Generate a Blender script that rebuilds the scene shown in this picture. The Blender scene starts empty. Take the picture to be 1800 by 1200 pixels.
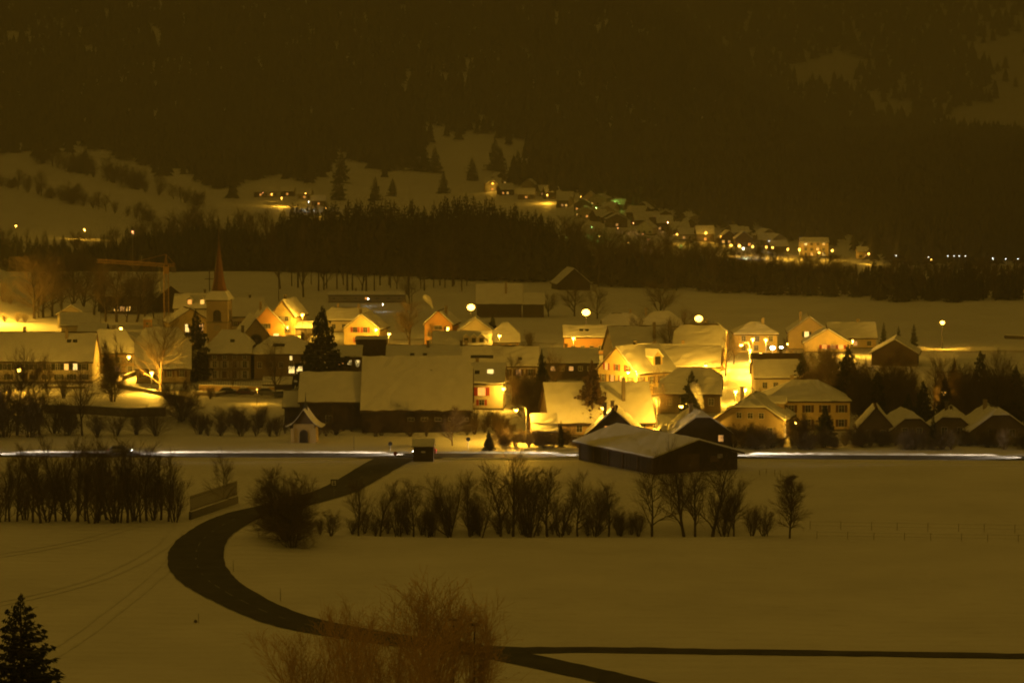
import bpy, math, random
import numpy as np
from mathutils import Vector, Matrix

# ------------------------------------------------------------------ camera, sky, sun, exposure
SC = bpy.context.scene
COL = SC.collection
F, H = 5000.0, 59.7            # focal length in photo pixels (1800 wide), camera height over the valley
PITCH = math.atan(400.0 / F)
cam_d = bpy.data.cameras.new('camera')
cam = bpy.data.objects.new('camera', cam_d); COL.objects.link(cam)
cam_d.sensor_width = 36.0; cam_d.lens = F / 1800.0 * 36.0
cam_d.clip_start = 1.0; cam_d.clip_end = 20000.0
cam.location = (0, 0, H); cam.rotation_euler = (math.pi / 2 - PITCH, 0, 0)
SC.camera = cam

W = bpy.data.worlds.new('World'); SC.world = W; W.use_nodes = True
wn, wl = W.node_tree.nodes, W.node_tree.links
wn.clear()
wo = wn.new('ShaderNodeOutputWorld'); add = wn.new('ShaderNodeAddShader')
b1 = wn.new('ShaderNodeBackground'); b2 = wn.new('ShaderNodeBackground')
b1.inputs[0].default_value = (0.153, 0.0835, 0.0080, 1); b1.inputs[1].default_value = 1.06   # low cloud lit by sodium lamps
sky = wn.new('ShaderNodeTexSky'); sky.sky_type = 'NISHITA'; sky.sun_disc = False
sky.sun_elevation = math.radians(1.0); sky.sun_rotation = math.radians(200)
wl.new(sky.outputs[0], b2.inputs[0]); b2.inputs[1].default_value = 0.0015
wl.new(b1.outputs[0], add.inputs[0]); wl.new(b2.outputs[0], add.inputs[1]); wl.new(add.outputs[0], wo.inputs[0])

sun_d = bpy.data.lights.new('sun', 'SUN'); sun_d.energy = 0.05; sun_d.angle = math.radians(60)
sun_d.color = (1.0, 0.60, 0.09)
sun = bpy.data.objects.new('sun', sun_d); COL.objects.link(sun)
sun.rotation_euler = (math.radians(35), 0, math.radians(-20))

SC.view_settings.view_transform = 'Standard'; SC.view_settings.look = 'None'
SC.view_settings.exposure = 0.0; SC.view_settings.gamma = 1.0; SC.view_settings.use_curve_mapping = False
SC.render.engine = 'CYCLES'
cy = SC.cycles
cy.use_denoising = True
cy.use_adaptive_sampling = True; cy.adaptive_threshold = .02
cy.max_bounces = 4; cy.diffuse_bounces = 2; cy.glossy_bounces = 2; cy.volume_bounces = 1
cy.transparent_max_bounces = 8; cy.sample_clamp_indirect = 3.0
cy.filter_width = 1.9

HAZE_DENSITY = 0.00040
HAZE_COLOR = (0.39, 0.39, 0.32)

# ------------------------------------------------------------------ pixel <-> place
CP, SP = math.cos(PITCH), math.sin(PITCH)
def ray(px, py):
    a, b = (px - 900.0) / F, (600.0 - py) / F
    return a, CP + b * SP, -SP + b * CP
def pix(x, y, z):
    zc = y * CP - (z - H) * SP
    return 900 + F * x / zc, 600 - F * (y * SP + (z - H) * CP) / zc
def xz_at(px, py, Y):
    a, b, c = ray(px, py); t = Y / b
    return a * t, H + c * t

def sm(e0, e1, v):
    t = np.clip((v - e0) / (e1 - e0), 0, 1); return t * t * (3 - 2 * t)
PD = [0, 285, 1000, 1080, 1260, 1500, 1750, 2000, 2300, 2600, 3000, 3400, 3700, 4100, 4500, 5200, 6000]
PZ = [0, 0, 0, 0, -14, -13, -3, 6, 16, 44, 132, 232, 262, 262, 262, 262, 262]
def fbm(x, y, s):
    return (np.sin(x / s + 1.3) * np.cos(y / s * 1.13 + .4) + .5 * np.sin(x / s * 2.3 + y / s * 1.1 + 2.) + .35 * np.cos(y / s * 3.1 - x / s * 2.2)
            + .22 * np.sin(x / s * 5.3 - y / s * 4.4 + .7))
def height(x, y):
    x = np.asarray(x, float); y = np.asarray(y, float)
    z = np.interp(y, PD, PZ)
    u = 900 + F * x / np.maximum(y, 50)
    fac = np.interp(u, [-600, 0, 950, 1060, 1200, 1310, 1450, 1800, 2600], [1.05, 1, 1, .93, .60, .27, .03, 0, 0])
    z = np.where(y > 2300, 16 + (z - 16) * fac, z)
    far = sm(3900, 5600, y) * 480
    z = np.maximum(z, np.where(y > 3600, far + 5, -100))
    z = z + fbm(x, y, 130.) * 9 * sm(2250, 2900, y) + fbm(x, y, 60.) * 2.2 * sm(1250, 1700, y)
    z = z + np.maximum(0, 285 - y) * .17 * sm(300, 240, y)
    z = z - 1.3 * np.exp(-((y - 406.5) / 3.2) ** 2) * sm(-38, -24, x)                       # ditch behind the near field
    z = z - 2.4 * np.exp(-((y - 546) / 8.) ** 2) * sm(14, -4, x)                            # stream bank behind the main road
    z = z + 17 * np.exp(-((x + 176) / 30.) ** 2 - ((y - 860) / 75.) ** 2)                   # slope at the far left
    z = z + .16 * fbm(x, y, 19.) * sm(505, 530, y) + .30 * fbm(x, y, 31.) * sm(300, 330, y) * sm(495, 470, y)
    z = z + .5 * np.exp(-((x + 37) / 5.) ** 2 - ((y - 392) / 8.) ** 2)
    return z
def hz(x, y): return float(height(x, y))
def ground(px, py):
    """first point of the terrain on the ray through a photo pixel"""
    a, b, c = ray(px, py)
    t = np.arange(290, 6500, 2.0)
    d = (H + c * t) - height(a * t, b * t)
    i = np.argmax(d < 0)
    if d[i] >= 0: i = len(t) - 1
    if i > 0:
        t0, t1 = t[i - 1], t[i]; d0, d1 = d[i - 1], d[i]
        tt = t0 + (t1 - t0) * d0 / (d0 - d1)
    else: tt = t[0]
    x, y = a * tt, b * tt
    return Vector((x, y, hz(x, y)))
def scale_at(y): return F / y

# ------------------------------------------------------------------ materials
MATS = {}
def mat(name, color, rough=.8, var=.15, scale=1.5, bump=0., bscale=8., emit=None, estr=0., metallic=0., color2=None, spec=.3):
    m = bpy.data.materials.new(name); m.use_nodes = True
    nt = m.node_tree; n, l = nt.nodes, nt.links
    bs = n['Principled BSDF']
    bs.inputs['Roughness'].default_value = rough; bs.inputs['Metallic'].default_value = metallic
    bs.inputs['Specular IOR Level'].default_value = spec
    tc = n.new('ShaderNodeTexCoord')
    nz = n.new('ShaderNodeTexNoise'); nz.inputs['Scale'].default_value = scale; nz.inputs['Detail'].default_value = 5
    l.new(tc.outputs['Object'], nz.inputs['Vector'])
    rp = n.new('ShaderNodeValToRGB'); rp.color_ramp.elements[0].position = .3; rp.color_ramp.elements[1].position = .7
    c2 = color2 or tuple(min(1, c * (1 + var)) for c in color); c1 = color if color2 else tuple(c * (1 - var) for c in color)
    rp.color_ramp.elements[0].color = (*c1, 1); rp.color_ramp.elements[1].color = (*c2, 1)
    l.new(nz.outputs['Fac'], rp.inputs[0]); l.new(rp.outputs[0], bs.inputs['Base Color'])
    if bump:
        nb = n.new('ShaderNodeTexNoise'); nb.inputs['Scale'].default_value = bscale; nb.inputs['Detail'].default_value = 6
        l.new(tc.outputs['Object'], nb.inputs['Vector'])
        bp = n.new('ShaderNodeBump'); bp.inputs['Strength'].default_value = bump; bp.inputs['Distance'].default_value = .1
        l.new(nb.outputs['Fac'], bp.inputs['Height']); l.new(bp.outputs[0], bs.inputs['Normal'])
    if emit:
        bs.inputs['Emission Color'].default_value = (*emit, 1); bs.inputs['Emission Strength'].default_value = estr
    MATS[name] = m
    return m
def snowy(name, color, lo, hi, scale=1.2):
    """needles / twigs with snow lying on what faces up, in uneven clumps"""
    m = mat(name, color, .9, .35, 1.2)
    n, l = m.node_tree.nodes, m.node_tree.links
    bs = n['Principled BSDF']; src = bs.inputs['Base Color'].links[0].from_socket
    ge = n.new('ShaderNodeNewGeometry'); sx = n.new('ShaderNodeSeparateXYZ'); l.new(ge.outputs['True Normal'], sx.inputs[0])
    ab = n.new('ShaderNodeMath'); ab.operation = 'ABSOLUTE'; l.new(sx.outputs[2], ab.inputs[0])
    tc = n.new('ShaderNodeTexCoord'); nz = n.new('ShaderNodeTexNoise'); nz.inputs['Scale'].default_value = scale; nz.inputs['Detail'].default_value = 4
    l.new(tc.outputs['Object'], nz.inputs['Vector'])
    mu = n.new('ShaderNodeMath'); mu.operation = 'MULTIPLY'; l.new(ab.outputs[0], mu.inputs[0]); l.new(nz.outputs['Fac'], mu.inputs[1])
    mr = n.new('ShaderNodeMapRange'); mr.inputs[1].default_value = lo; mr.inputs[2].default_value = hi
    l.new(mu.outputs[0], mr.inputs[0])
    mx = n.new('ShaderNodeMix'); mx.data_type = 'RGBA'
    l.new(mr.outputs[0], mx.inputs[0]); l.new(src, mx.inputs[6]); mx.inputs[7].default_value = (.62, .62, .6, 1)
    l.new(mx.outputs[2], bs.inputs['Base Color'])
    return m
def planks(name, c, axis='X', pitch=3.0):
    m = mat(name, c, .85, .3, .7)
    n, l = m.node_tree.nodes, m.node_tree.links; bs = n['Principled BSDF']
    tc = n.new('ShaderNodeTexCoord'); wv = n.new('ShaderNodeTexWave'); wv.bands_direction = axis; wv.wave_profile = 'SAW'
    wv.inputs['Scale'].default_value = pitch; wv.inputs['Distortion'].default_value = .3
    l.new(tc.outputs['Object'], wv.inputs['Vector'])
    bp = n.new('ShaderNodeBump'); bp.inputs['Strength'].default_value = .7; bp.inputs['Distance'].default_value = .04
    l.new(wv.outputs['Fac'], bp.inputs['Height']); l.new(bp.outputs[0], bs.inputs['Normal'])
    return m

def snow_ground():
    m = mat('snow_ground', (.76, .76, .76), .65, .08, .06)
    n, l = m.node_tree.nodes, m.node_tree.links; bs = n['Principled BSDF']
    tc = n.new('ShaderNodeTexCoord')
    src = bs.inputs['Base Color'].links[0].from_socket
    # thin places where stubble and grass show through
    n1 = n.new('ShaderNodeTexNoise'); n1.inputs['Scale'].default_value = .9; n1.inputs['Detail'].default_value = 9; n1.inputs['Roughness'].default_value = .75
    mp = n.new('ShaderNodeMapping'); mp.inputs['Rotation'].default_value = (0, 0, .5); mp.inputs['Scale'].default_value = (.25, 1., 1.)
    l.new(tc.outputs['Object'], mp.inputs[0]); l.new(mp.outputs[0], n1.inputs['Vector'])
    r1 = n.new('ShaderNodeMapRange'); r1.inputs[1].default_value = .56; r1.inputs[2].default_value = .80; r1.inputs[4].default_value = .75
    l.new(n1.outputs['Fac'], r1.inputs[0])
    mx = n.new('ShaderNodeMix'); mx.data_type = 'RGBA'; l.new(r1.outputs[0], mx.inputs[0]); l.new(src, mx.inputs[6]); mx.inputs[7].default_value = (.34, .29, .2, 1)
    l.new(mx.outputs[2], bs.inputs['Base Color'])
    # faint furrows and drifts
    wv = n.new('ShaderNodeTexWave'); wv.bands_direction = 'Y'; wv.inputs['Scale'].default_value = .10; wv.inputs['Distortion'].default_value = 5; wv.inputs['Detail'].default_value = 3; wv.inputs['Detail Scale'].default_value = .4
    l.new(tc.outputs['Object'], wv.inputs['Vector'])
    n2 = n.new('ShaderNodeTexNoise'); n2.inputs['Scale'].default_value = .5; n2.inputs['Detail'].default_value = 8
    l.new(tc.outputs['Object'], n2.inputs['Vector'])
    ad = n.new('ShaderNodeMath'); ad.operation = 'MULTIPLY_ADD'; l.new(n2.outputs['Fac'], ad.inputs[0]); ad.inputs[1].default_value = 1.1
    l.new(wv.outputs['Fac'], ad.inputs[2])
    bp = n.new('ShaderNodeBump'); bp.inputs['Strength'].default_value = .35; bp.inputs['Distance'].default_value = .35
    l.new(ad.outputs[0], bp.inputs['Height']); l.new(bp.outputs[0], bs.inputs['Normal'])
    return m
M_GROUND = snow_ground()
M_SNOW = mat('snow', (.78, .78, .78), .65, .06, .6, .3, 2.)
M_ASPHALT = mat('asphalt', (.045, .045, .048), .75, .35, .35, .4, 6.)
M_PAINT = mat('road_paint', (.72, .72, .70), .7, .2, 3.)
M_WORNPAINT = mat('worn_paint', (.10, .10, .10), .7, color2=(.34, .34, .33), scale=.8)
M_SLUSH = mat('slush', (.50, .49, .47), .6, .25, .5, .5, 1.5)
M_TILE = mat('roof_tile', (.075, .045, .035), .85, .3, 1.5, .5, 5.)
M_DARKWOOD = planks('dark_wood', (.055, .038, .026))
M_WOOD = planks('brown_wood', (.13, .085, .05))
M_BARK = mat('bark', (.060, .046, .034), .95, .4, 3., .6, 8.)
M_TWIG = mat('twig', (.115, .080, .052), .95, .3, 2.)
M_TWIGPALE = snowy('frosted_twig', (.22, .16, .10), .25, .6)  # pale frost; on the lit trees lamplight is put into this colour too
M_BIRCH = mat('birch_twig', (.10, .066, .045), .95, .3, 2.)
M_RUSSET = mat('russet_leaf', (.64, .40, .13), .9, .5, 3.)  # dry leaves, with orange lamp glow put into their colour
M_RUSSETWIG = mat('russet_twig', (.50, .33, .14), .9, .3, 2.)  # twigs brightened to carry the same lamp glow
M_NEEDLE = snowy('needles', (.014, .022, .012), .44, .72)
M_NEEDLEDARK = snowy('dark_needles', (.011, .015, .009), .58, .85)
M_FARNEEDLE = snowy('far_needles', (.055, .047, .034), .26, .95, .10)  # distance haze put into the needle colour, besides the snow dust
M_METAL = mat('grey_metal', (.30, .30, .30), .45, .2, 3., metallic=.6)
M_DARKMETAL = mat('dark_metal', (.06, .06, .06), .5, .3, 3., metallic=.4)
M_CRANE = mat('crane_paint', (.52, .31, .11), .5, .2, 2.)  # orange lamplight on the crane is put into its colour
M_STONE = mat('stone', (.14, .12, .10), .9, .35, 1.8, .7, 3.)
M_COPPER = mat('spire_sheet', (.125, .055, .032), .6, .2, 1.5, .3, 3.)
M_GLASS = mat('window_glass', (.025, .027, .03), .12, .2, 1., spec=.6)
M_FRAME = mat('window_frame', (.62, .60, .56), .6, .1, 2.)
M_REDSHUT = mat('red_shutter', (.36, .035, .025), .6, .2, 2.)
M_GREENSHUT = mat('dark_shutter', (.035, .045, .035), .7, .2, 2.)
M_PALESHUT = mat('pale_shutter', (.36, .34, .30), .7, .2, 2.)
M_BROWNSHUT = mat('brown_shutter', (.12, .06, .03), .7, .2, 2.)
WALLS = {}
for k, c in dict(cream=(.62, .55, .42), ochre=(.46, .33, .18), white=(.70, .67, .60), yellow=(.66, .52, .26), orange=(.60, .33, .13), grey=(.30, .27, .22), stone=(.36, .29, .19),
                 dusk=(.17, .13, .09)).items():
    WALLS[k] = mat(k + '_plaster', c, .9, .12, .5, .25, 6.)
WALLS['wood'] = M_WOOD; WALLS['dark'] = M_DARKWOOD
SODIUM = (1.0, .48, .032)
WARM = (1.0, .50, .15)
M_PANE = {'warm': mat('lit_pane', (.3, .2, .1), .5, emit=(1, .52, .09), estr=1.7), 'red': mat('lit_pane_red', (.3, .15, .1), .5, emit=(1, .38, .06), estr=1.6),
          'pale': mat('lit_pane_pale', (.3, .3, .2), .5, emit=(1, .68, .20), estr=2.0), 'dim': mat('lit_pane_dim', (.2, .1, .05), .5, emit=(1, .45, .10), estr=.9)}
M_GLOW = {'sodium': mat('sodium_lens', (.5, .4, .2), .5, emit=(1, .50, .065), estr=16), 'white': mat('white_lens', (.6, .6, .6), .5, emit=(.95, 1, .9), estr=45),
          'far': mat('far_sodium_lens', (.5, .4, .2), .5, emit=(1, .45, .06), estr=12), 'farwhite': mat('far_white_lens', (.5, .5, .5), .5, emit=(1, .95, .8), estr=4),
          'green': mat('green_lens', (.4, .6, .4), .5, emit=(.55, 1, .22), estr=5), 'red': mat('red_lens', (.6, .3, .2), .5, emit=(1, .36, .10), estr=3.5),
          'head': mat('headlight_lens', (.7, .7, .7), .3, emit=(1, .95, .85), estr=30), 'tail': mat('taillight_lens', (.5, .05, .03), .3, emit=(1, .06, .02), estr=3)}
LCOL = {'sodium': SODIUM, 'white': (.95, 1, .88), 'green': (.40, 1, .10), 'red': (1, .45, .15)}

# ------------------------------------------------------------------ mesh helpers
class MB:
    def __init__(s): s.v = []; s.f = []
    def quad(s, a, b, c, d):
        i = len(s.v); s.v += [a, b, c, d]; s.f.append((i, i + 1, i + 2, i + 3))
    def tri(s, a, b, c):
        i = len(s.v); s.v += [a, b, c]; s.f.append((i, i + 1, i + 2))
    def poly(s, pts):
        i = len(s.v); s.v += [tuple(p) for p in pts]; s.f.append(tuple(range(i, i + len(pts))))
    def box(s, x0, x1, y0, y1, z0, z1):
        i = len(s.v)
        s.v += [(x0, y0, z0), (x1, y0, z0), (x1, y1, z0), (x0, y1, z0), (x0, y0, z1), (x1, y0, z1), (x1, y1, z1), (x0, y1, z1)]
        for q in ((0, 3, 2, 1), (4, 5, 6, 7), (0, 1, 5, 4), (1, 2, 6, 5), (2, 3, 7, 6), (3, 0, 4, 7)): s.f.append(tuple(i + k for k in q))
    def tube(s, pts, rs, n=6, cap=True):
        i0 = len(s.v); P = [Vector(p) for p in pts]
        if not hasattr(rs, '__len__'): rs = [rs] * len(P)
        for k, p in enumerate(P):
            d = (P[min(k + 1, len(P) - 1)] - P[max(k - 1, 0)])
            if d.length < 1e-6: d = Vector((0, 0, 1))
            d.normalize()
            a = d.cross(Vector((0, 0, 1)) if abs(d.z) < .9 else Vector((1, 0, 0))).normalized(); b = d.cross(a)
            for j in range(n):
                t = 2 * math.pi * j / n
                s.v.append(tuple(p + (a * math.cos(t) + b * math.sin(t)) * rs[k]))
        for k in range(len(P) - 1):
            for j in range(n):
                a0 = i0 + k * n + j; b0 = i0 + k * n + (j + 1) % n
                s.f.append((a0, b0, b0 + n, a0 + n))
        if cap:
            s.f.append(tuple(i0 + j for j in reversed(range(n)))); s.f.append(tuple(i0 + (len(P) - 1) * n + j for j in range(n)))
    def lathe(s, prof, n=12, c=(0, 0, 0)):
        i0 = len(s.v)
        for r, z in prof:
            for j in range(n):
                t = 2 * math.pi * j / n; s.v.append((c[0] + r * math.cos(t), c[1] + r * math.sin(t), c[2] + z))
        for k in range(len(prof) - 1):
            for j in range(n):
                a0 = i0 + k * n + j; b0 = i0 + k * n + (j + 1) % n
                s.f.append((a0, b0, b0 + n, a0 + n))
    def slab(s, c0, c1, c2, c3, th, nu=1, nv=1, jit=0., rng=None, lift=0.):
        """a sheet between four corners (c0->c1 bottom edge, c3->c2 top edge), th thick upwards"""
        i0 = len(s.v); C = [Vector(c) for c in (c0, c1, c2, c3)]
        idx = {}
        for top in (0, 1):
            for a in range(nu + 1):
                for b in range(nv + 1):
                    u, v = a / nu, b / nv
                    p = (C[0] * (1 - u) + C[1] * u) * (1 - v) + (C[3] * (1 - u) + C[2] * u) * v
                    dz = lift
                    if top: dz += th * (1 + (rng.uniform(-jit, jit) if rng else 0))
                    if rng and jit and b == 0:
                        q = (C[3] - C[0]); q = q * (rng.uniform(-.012, .02)); p = p + q
                    idx[(top, a, b)] = len(s.v); s.v.append((p.x, p.y, p.z + dz))
        for a in range(nu):
            for b in range(nv):
                s.f.append((idx[1, a, b], idx[1, a + 1, b], idx[1, a + 1, b + 1], idx[1, a, b + 1]))
                s.f.append((idx[0, a, b], idx[0, a, b + 1], idx[0, a + 1, b + 1], idx[0, a + 1, b]))
        for a in range(nu):
            s.f.append((idx[0, a, 0], idx[0, a + 1, 0], idx[1, a + 1, 0], idx[1, a, 0]))
            s.f.append((idx[0, a, nv], idx[1, a, nv], idx[1, a + 1, nv], idx[0, a + 1, nv]))
        for b in range(nv):
            s.f.append((idx[0, 0, b], idx[1, 0, b], idx[1, 0, b + 1], idx[0, 0, b + 1]))
            s.f.append((idx[0, nu, b], idx[0, nu, b + 1], idx[1, nu, b + 1], idx[1, nu, b]))
    def mesh(s, name, m, smooth=False):
        me = bpy.data.meshes.new(name); me.from_pydata([tuple(p) for p in s.v], [], s.f)
        me.materials.append(m)
        if smooth: me.polygons.foreach_set('use_smooth', [True] * len(me.polygons))
        me.update(); return me
    def build(s, name, m, parent=None, smooth=False):
        return put(name, s.mesh(name, m, smooth), parent)
def put(name, me, parent=None, loc=None, rz=None, sc=None):
    o = bpy.data.objects.new(name, me); COL.objects.link(o)
    if parent is not None: o.parent = parent
    if loc is not None: o.location = loc
    if rz is not None: o.rotation_euler = (0, 0, rz)
    if sc is not None: o.scale = sc if hasattr(sc, '__len__') else (sc, sc, sc)
    return o
def tag(o, label, cat, group=None, kind=None):
    o['label'] = label; o['category'] = cat
    if group: o['group'] = group
    if kind: o['kind'] = kind
    return o
def thing(name, label, cat, loc, rz=0., group=None):
    o = bpy.data.objects.new(name, None); COL.objects.link(o)
    o.empty_display_size = .3; o.location = loc; o.rotation_euler = (0, 0, rz)
    return tag(o, label, cat, group)
def struct(name, mb, m, smooth=False):
    o = mb.build(name, m, None, smooth); o['kind'] = 'structure'; return o
ORD = ['first', 'second', 'third', 'fourth', 'fifth', 'sixth', 'seventh', 'eighth', 'ninth', 'tenth', 'eleventh', 'twelfth', 'thirteenth', 'fourteenth', 'fifteenth', 'sixteenth', 'seventeenth',
       'eighteenth', 'nineteenth', 'twentieth']
TENS = {2: 'twenty', 3: 'thirty', 4: 'forty', 5: 'fifty', 6: 'sixty', 7: 'seventy', 8: 'eighty', 9: 'ninety'}
TENTH = {2: 'twentieth', 3: 'thirtieth', 4: 'fortieth', 5: 'fiftieth', 6: 'sixtieth', 7: 'seventieth', 8: 'eightieth', 9: 'ninetieth'}
def nth(i):
    if i < 20: return ORD[i]
    k = i + 1
    if k >= 100: return 'hundred-and-' + nth(k - 101) if k > 100 else 'hundredth'
    return TENTH[k // 10] if k % 10 == 0 else TENS[k // 10] + '-' + ORD[k % 10 - 1]

# ------------------------------------------------------------------ terrain
def terrain():
    ys = np.concatenate([np.arange(-30, 280, 12), np.arange(280, 330, 4), np.arange(330, 396, 2.5), np.arange(396, 420, .8), np.arange(420, 520, 3), np.arange(520, 575, 1.5),
                         np.arange(575, 1100, 7), np.arange(1100, 2300, 16), np.arange(2300, 3800, 16), np.arange(3800, 6001, 40)])
    us = np.linspace(-1500, 3300, 241)
    U, Y = np.meshgrid(us, ys)
    X = (U - 900) / F * np.maximum(Y + 60, 150)
    Z = height(X, Y)
    nr, nc = X.shape
    co = np.stack([X, Y, Z], -1).reshape(-1, 3).astype(np.float32)
    i = np.arange(nr * nc).reshape(nr, nc)
    q = np.stack([i[:-1, :-1], i[:-1, 1:], i[1:, 1:], i[1:, :-1]], -1).reshape(-1, 4)
    me = bpy.data.meshes.new('ground'); fast_mesh(me, co, q)
    me.materials.append(M_GROUND); me.polygons.foreach_set('use_smooth', np.ones(len(q), bool))
    o = put('ground', me); o['kind'] = 'structure'
def fast_mesh(me, co, faces):
    n, k = faces.shape
    me.vertices.add(len(co)); me.vertices.foreach_set('co', np.ascontiguousarray(co, np.float32).ravel())
    me.loops.add(n * k); me.loops.foreach_set('vertex_index', np.ascontiguousarray(faces, np.int32).ravel())
    me.polygons.add(n); me.polygons.foreach_set('loop_start', np.arange(0, n * k, k, dtype=np.int32))
    me.update(calc_edges=True); me.validate()
terrain()

def spline(pts, step=2.0):
    """Catmull-Rom through 2-D points (with width), resampled"""
    P = [np.array(p, float) for p in pts]; P = [2 * P[0] - P[1]] + P + [2 * P[-1] - P[-2]]
    out = []
    for k in range(1, len(P) - 2):
        n = max(2, int(np.linalg.norm(P[k + 1][:2] - P[k][:2]) / step))
        for j in range(n):
            t = j / n; a, b, c, d = P[k - 1:k + 3]
            out.append(.5 * ((2 * b) + (c - a) * t + (2 * a - 5 * b + 4 * c - d) * t * t + (3 * b - a - 3 * c + d) * t ** 3))
    out.append(P[-2]); return out
def ribbon(name, pts, m, lift, off=0., width=None, cut=0., seed=1):
    """a road sheet draped over the terrain: pts are (x, y, width)"""
    rng = random.Random(seed); mb = MB(); rows = []
    for k, p in enumerate(pts):
        q = pts[min(k + 1, len(pts) - 1)] - pts[max(k - 1, 0)]; t = q[:2] / (np.linalg.norm(q[:2]) + 1e-9); nrm = np.array([-t[1], t[0]])
        w = (width if width else p[2]) / 2
        row = []
        for j in range(7):
            f = j / 3. - 1
            e = rng.uniform(-cut, cut) if j in (0, 6) else 0
            c = p[:2] + nrm * (off + f * w + e)
            row.append((c[0], c[1], hz(c[0], c[1]) + lift))
        rows.append(row)
    for a, b in zip(rows[:-1], rows[1:]):
        for j in range(6): mb.quad(a[j], a[j + 1], b[j + 1], b[j])
    return mb
def roadpts(px):
    out = []
    for x, y, w in px:
        a, b, c = ray(x, y); t = -H / c; out.append((a * t, b * t, w))
    return out
MAIN = spline(roadpts([(-700, 800, 7), (0, 800.5, 7), (700, 801.5, 7), (1300, 803.5, 7), (1800, 806.5, 7), (2500, 811, 7)]), 4)
SIDE = spline(roadpts([(697, 806, 7.5), (668, 820, 6.8), (630, 841, 6.5), (580, 866, 6.3), (500, 890, 6.3), (425, 910, 6.4), (372, 938, 7.0), (346, 968, 7.6), (352, 1003, 7.4), (396, 1042, 6.6),
                       (470, 1076, 6.2), (560, 1103, 6), (680, 1125, 5.6), (790, 1139, 5.2), (880, 1152, 5), (960, 1168, 5), (1050, 1187, 5), (1150, 1212, 5), (1260, 1236, 5)]), 1.5)
TRACK = spline(roadpts([(850, 1143, 3.4), (920, 1145.5, 3.0), (1100, 1146, 2.9), (1500, 1149, 2.9), (1800, 1153, 3.1), (2000, 1156, 3.1)]), 2)
o = ribbon('side_road', SIDE, M_ASPHALT, .12, cut=.10, seed=2); struct('side_road', o, M_ASPHALT)
o = ribbon('field_track', TRACK, M_ASPHALT, .108, cut=.2, seed=3); struct('field_track', o, M_ASPHALT)
o = ribbon('main_road', MAIN, M_ASPHALT, .124, cut=.15, seed=4); struct('main_road', o, M_ASPHALT)
def dashes():
    mb = MB(); acc = 0.; on = False
    for a, b in zip(SIDE[8:-20], SIDE[9:-19]):
        acc += np.linalg.norm((b - a)[:2])
        if acc % 6.0 < 1.9:
            t = (b - a)[:2] / np.linalg.norm((b - a)[:2]); n = np.array([-t[1], t[0]]) * .07
            p = [(a[:2] - n), (b[:2] - n), (b[:2] + n), (a[:2] + n)]
            mb.quad(*[(q[0], q[1], hz(q[0], q[1]) + .128) for q in p])
    struct('centre_line', mb, M_WORNPAINT)
    mb = ribbon('edge_line', MAIN, M_PAINT, .129, off=3.2, width=.14); struct('edge_line', mb, M_PAINT)
    mb = ribbon('near_edge_line', MAIN, M_PAINT, .129, off=-3.2, width=.14); struct('near_edge_line', mb, M_PAINT)
dashes()
def windrow(name, off, h, w, seed, gap=None):
    """snow thrown up by the plough along the main road"""
    rng = random.Random(seed); mb = MB(); rows = []
    fine = spline([tuple(p) for p in MAIN[::6]], 1.2)
    wander = 0.
    for k, p in enumerate(fine):
        hh = h * rng.uniform(.7, 1.15); ww = w * rng.uniform(.85, 1.15)
        q = [(-ww / 2, -.1), (-ww * .28, hh * .75), (0, hh), (ww * .3, hh * .7), (ww / 2, -.1)]
        rows.append([(p[0], p[1] + off + a, hz(p[0], p[1] + off + a) + .05 + b) for a, b in q])
    for a, b in zip(rows[:-1], rows[1:]):
        if gap and gap[0] < a[2][0] < gap[1]: continue
        for j in range(4): mb.quad(a[j], b[j], b[j + 1], a[j + 1])
    o = struct(name, mb, M_SNOW, True); return o
windrow('snow_bank', 4.25, .34, 1.1, 5)  # bank added to catch the headlight beams as a bright line
xj = roadpts([(697, 806, 1)])[0][0]
windrow('near_snow_bank', -4.3, .22, 1.0, 6, (xj - 7, xj + 7))
# faint tractor tracks in the near fields
M_TRACK = mat('tracked_snow', (.73, .73, .72), .7, .12, .6)
for i, tr in enumerate(([(318, 925), (290, 955), (240, 985), (170, 1015), (60, 1045), (-60, 1070)], [(322, 950), (300, 985), (262, 1020), (215, 1060), (150, 1110), (60, 1170), (0, 1215)], [(240, 925), (150, 950), (40, 970), (-60, 985)])):
    tp = spline(roadpts([(x, y, .5) for x, y in tr]), 2)
    for sg in (-.95, .95): struct('wheel_track', ribbon('wheel_track', tp, M_TRACK, .055, off=sg, width=.42, cut=.09, seed=i), M_TRACK)
# village streets: trodden slush
ST1 = spline(roadpts([(1150, 778, 6), (1215, 758, 6), (1285, 716, 6), (1300, 690, 6), (1303, 665, 6), (1308, 645, 6), (1325, 625, 6), (1350, 612, 6), (1420, 613, 5), (1600, 617, 5), (1900, 620, 6)]), 3)
ST2 = spline(roadpts([(60, 700, 4), (180, 692, 4.5), (235, 690, 5), (300, 690, 5), (420, 695, 5), (520, 700, 4)]), 3)
ST3 = spline(roadpts([(690, 597, 5), (790, 597, 5), (880, 601, 5), (960, 606, 5), (1050, 606, 5)]), 3)
for nm, st in (('village_street', ST1), ('church_lane', ST2), ('upper_lane', ST3)):
    struct(nm, ribbon(nm, st, M_SLUSH, .10, cut=.3, seed=len(nm)), M_SLUSH)

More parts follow.
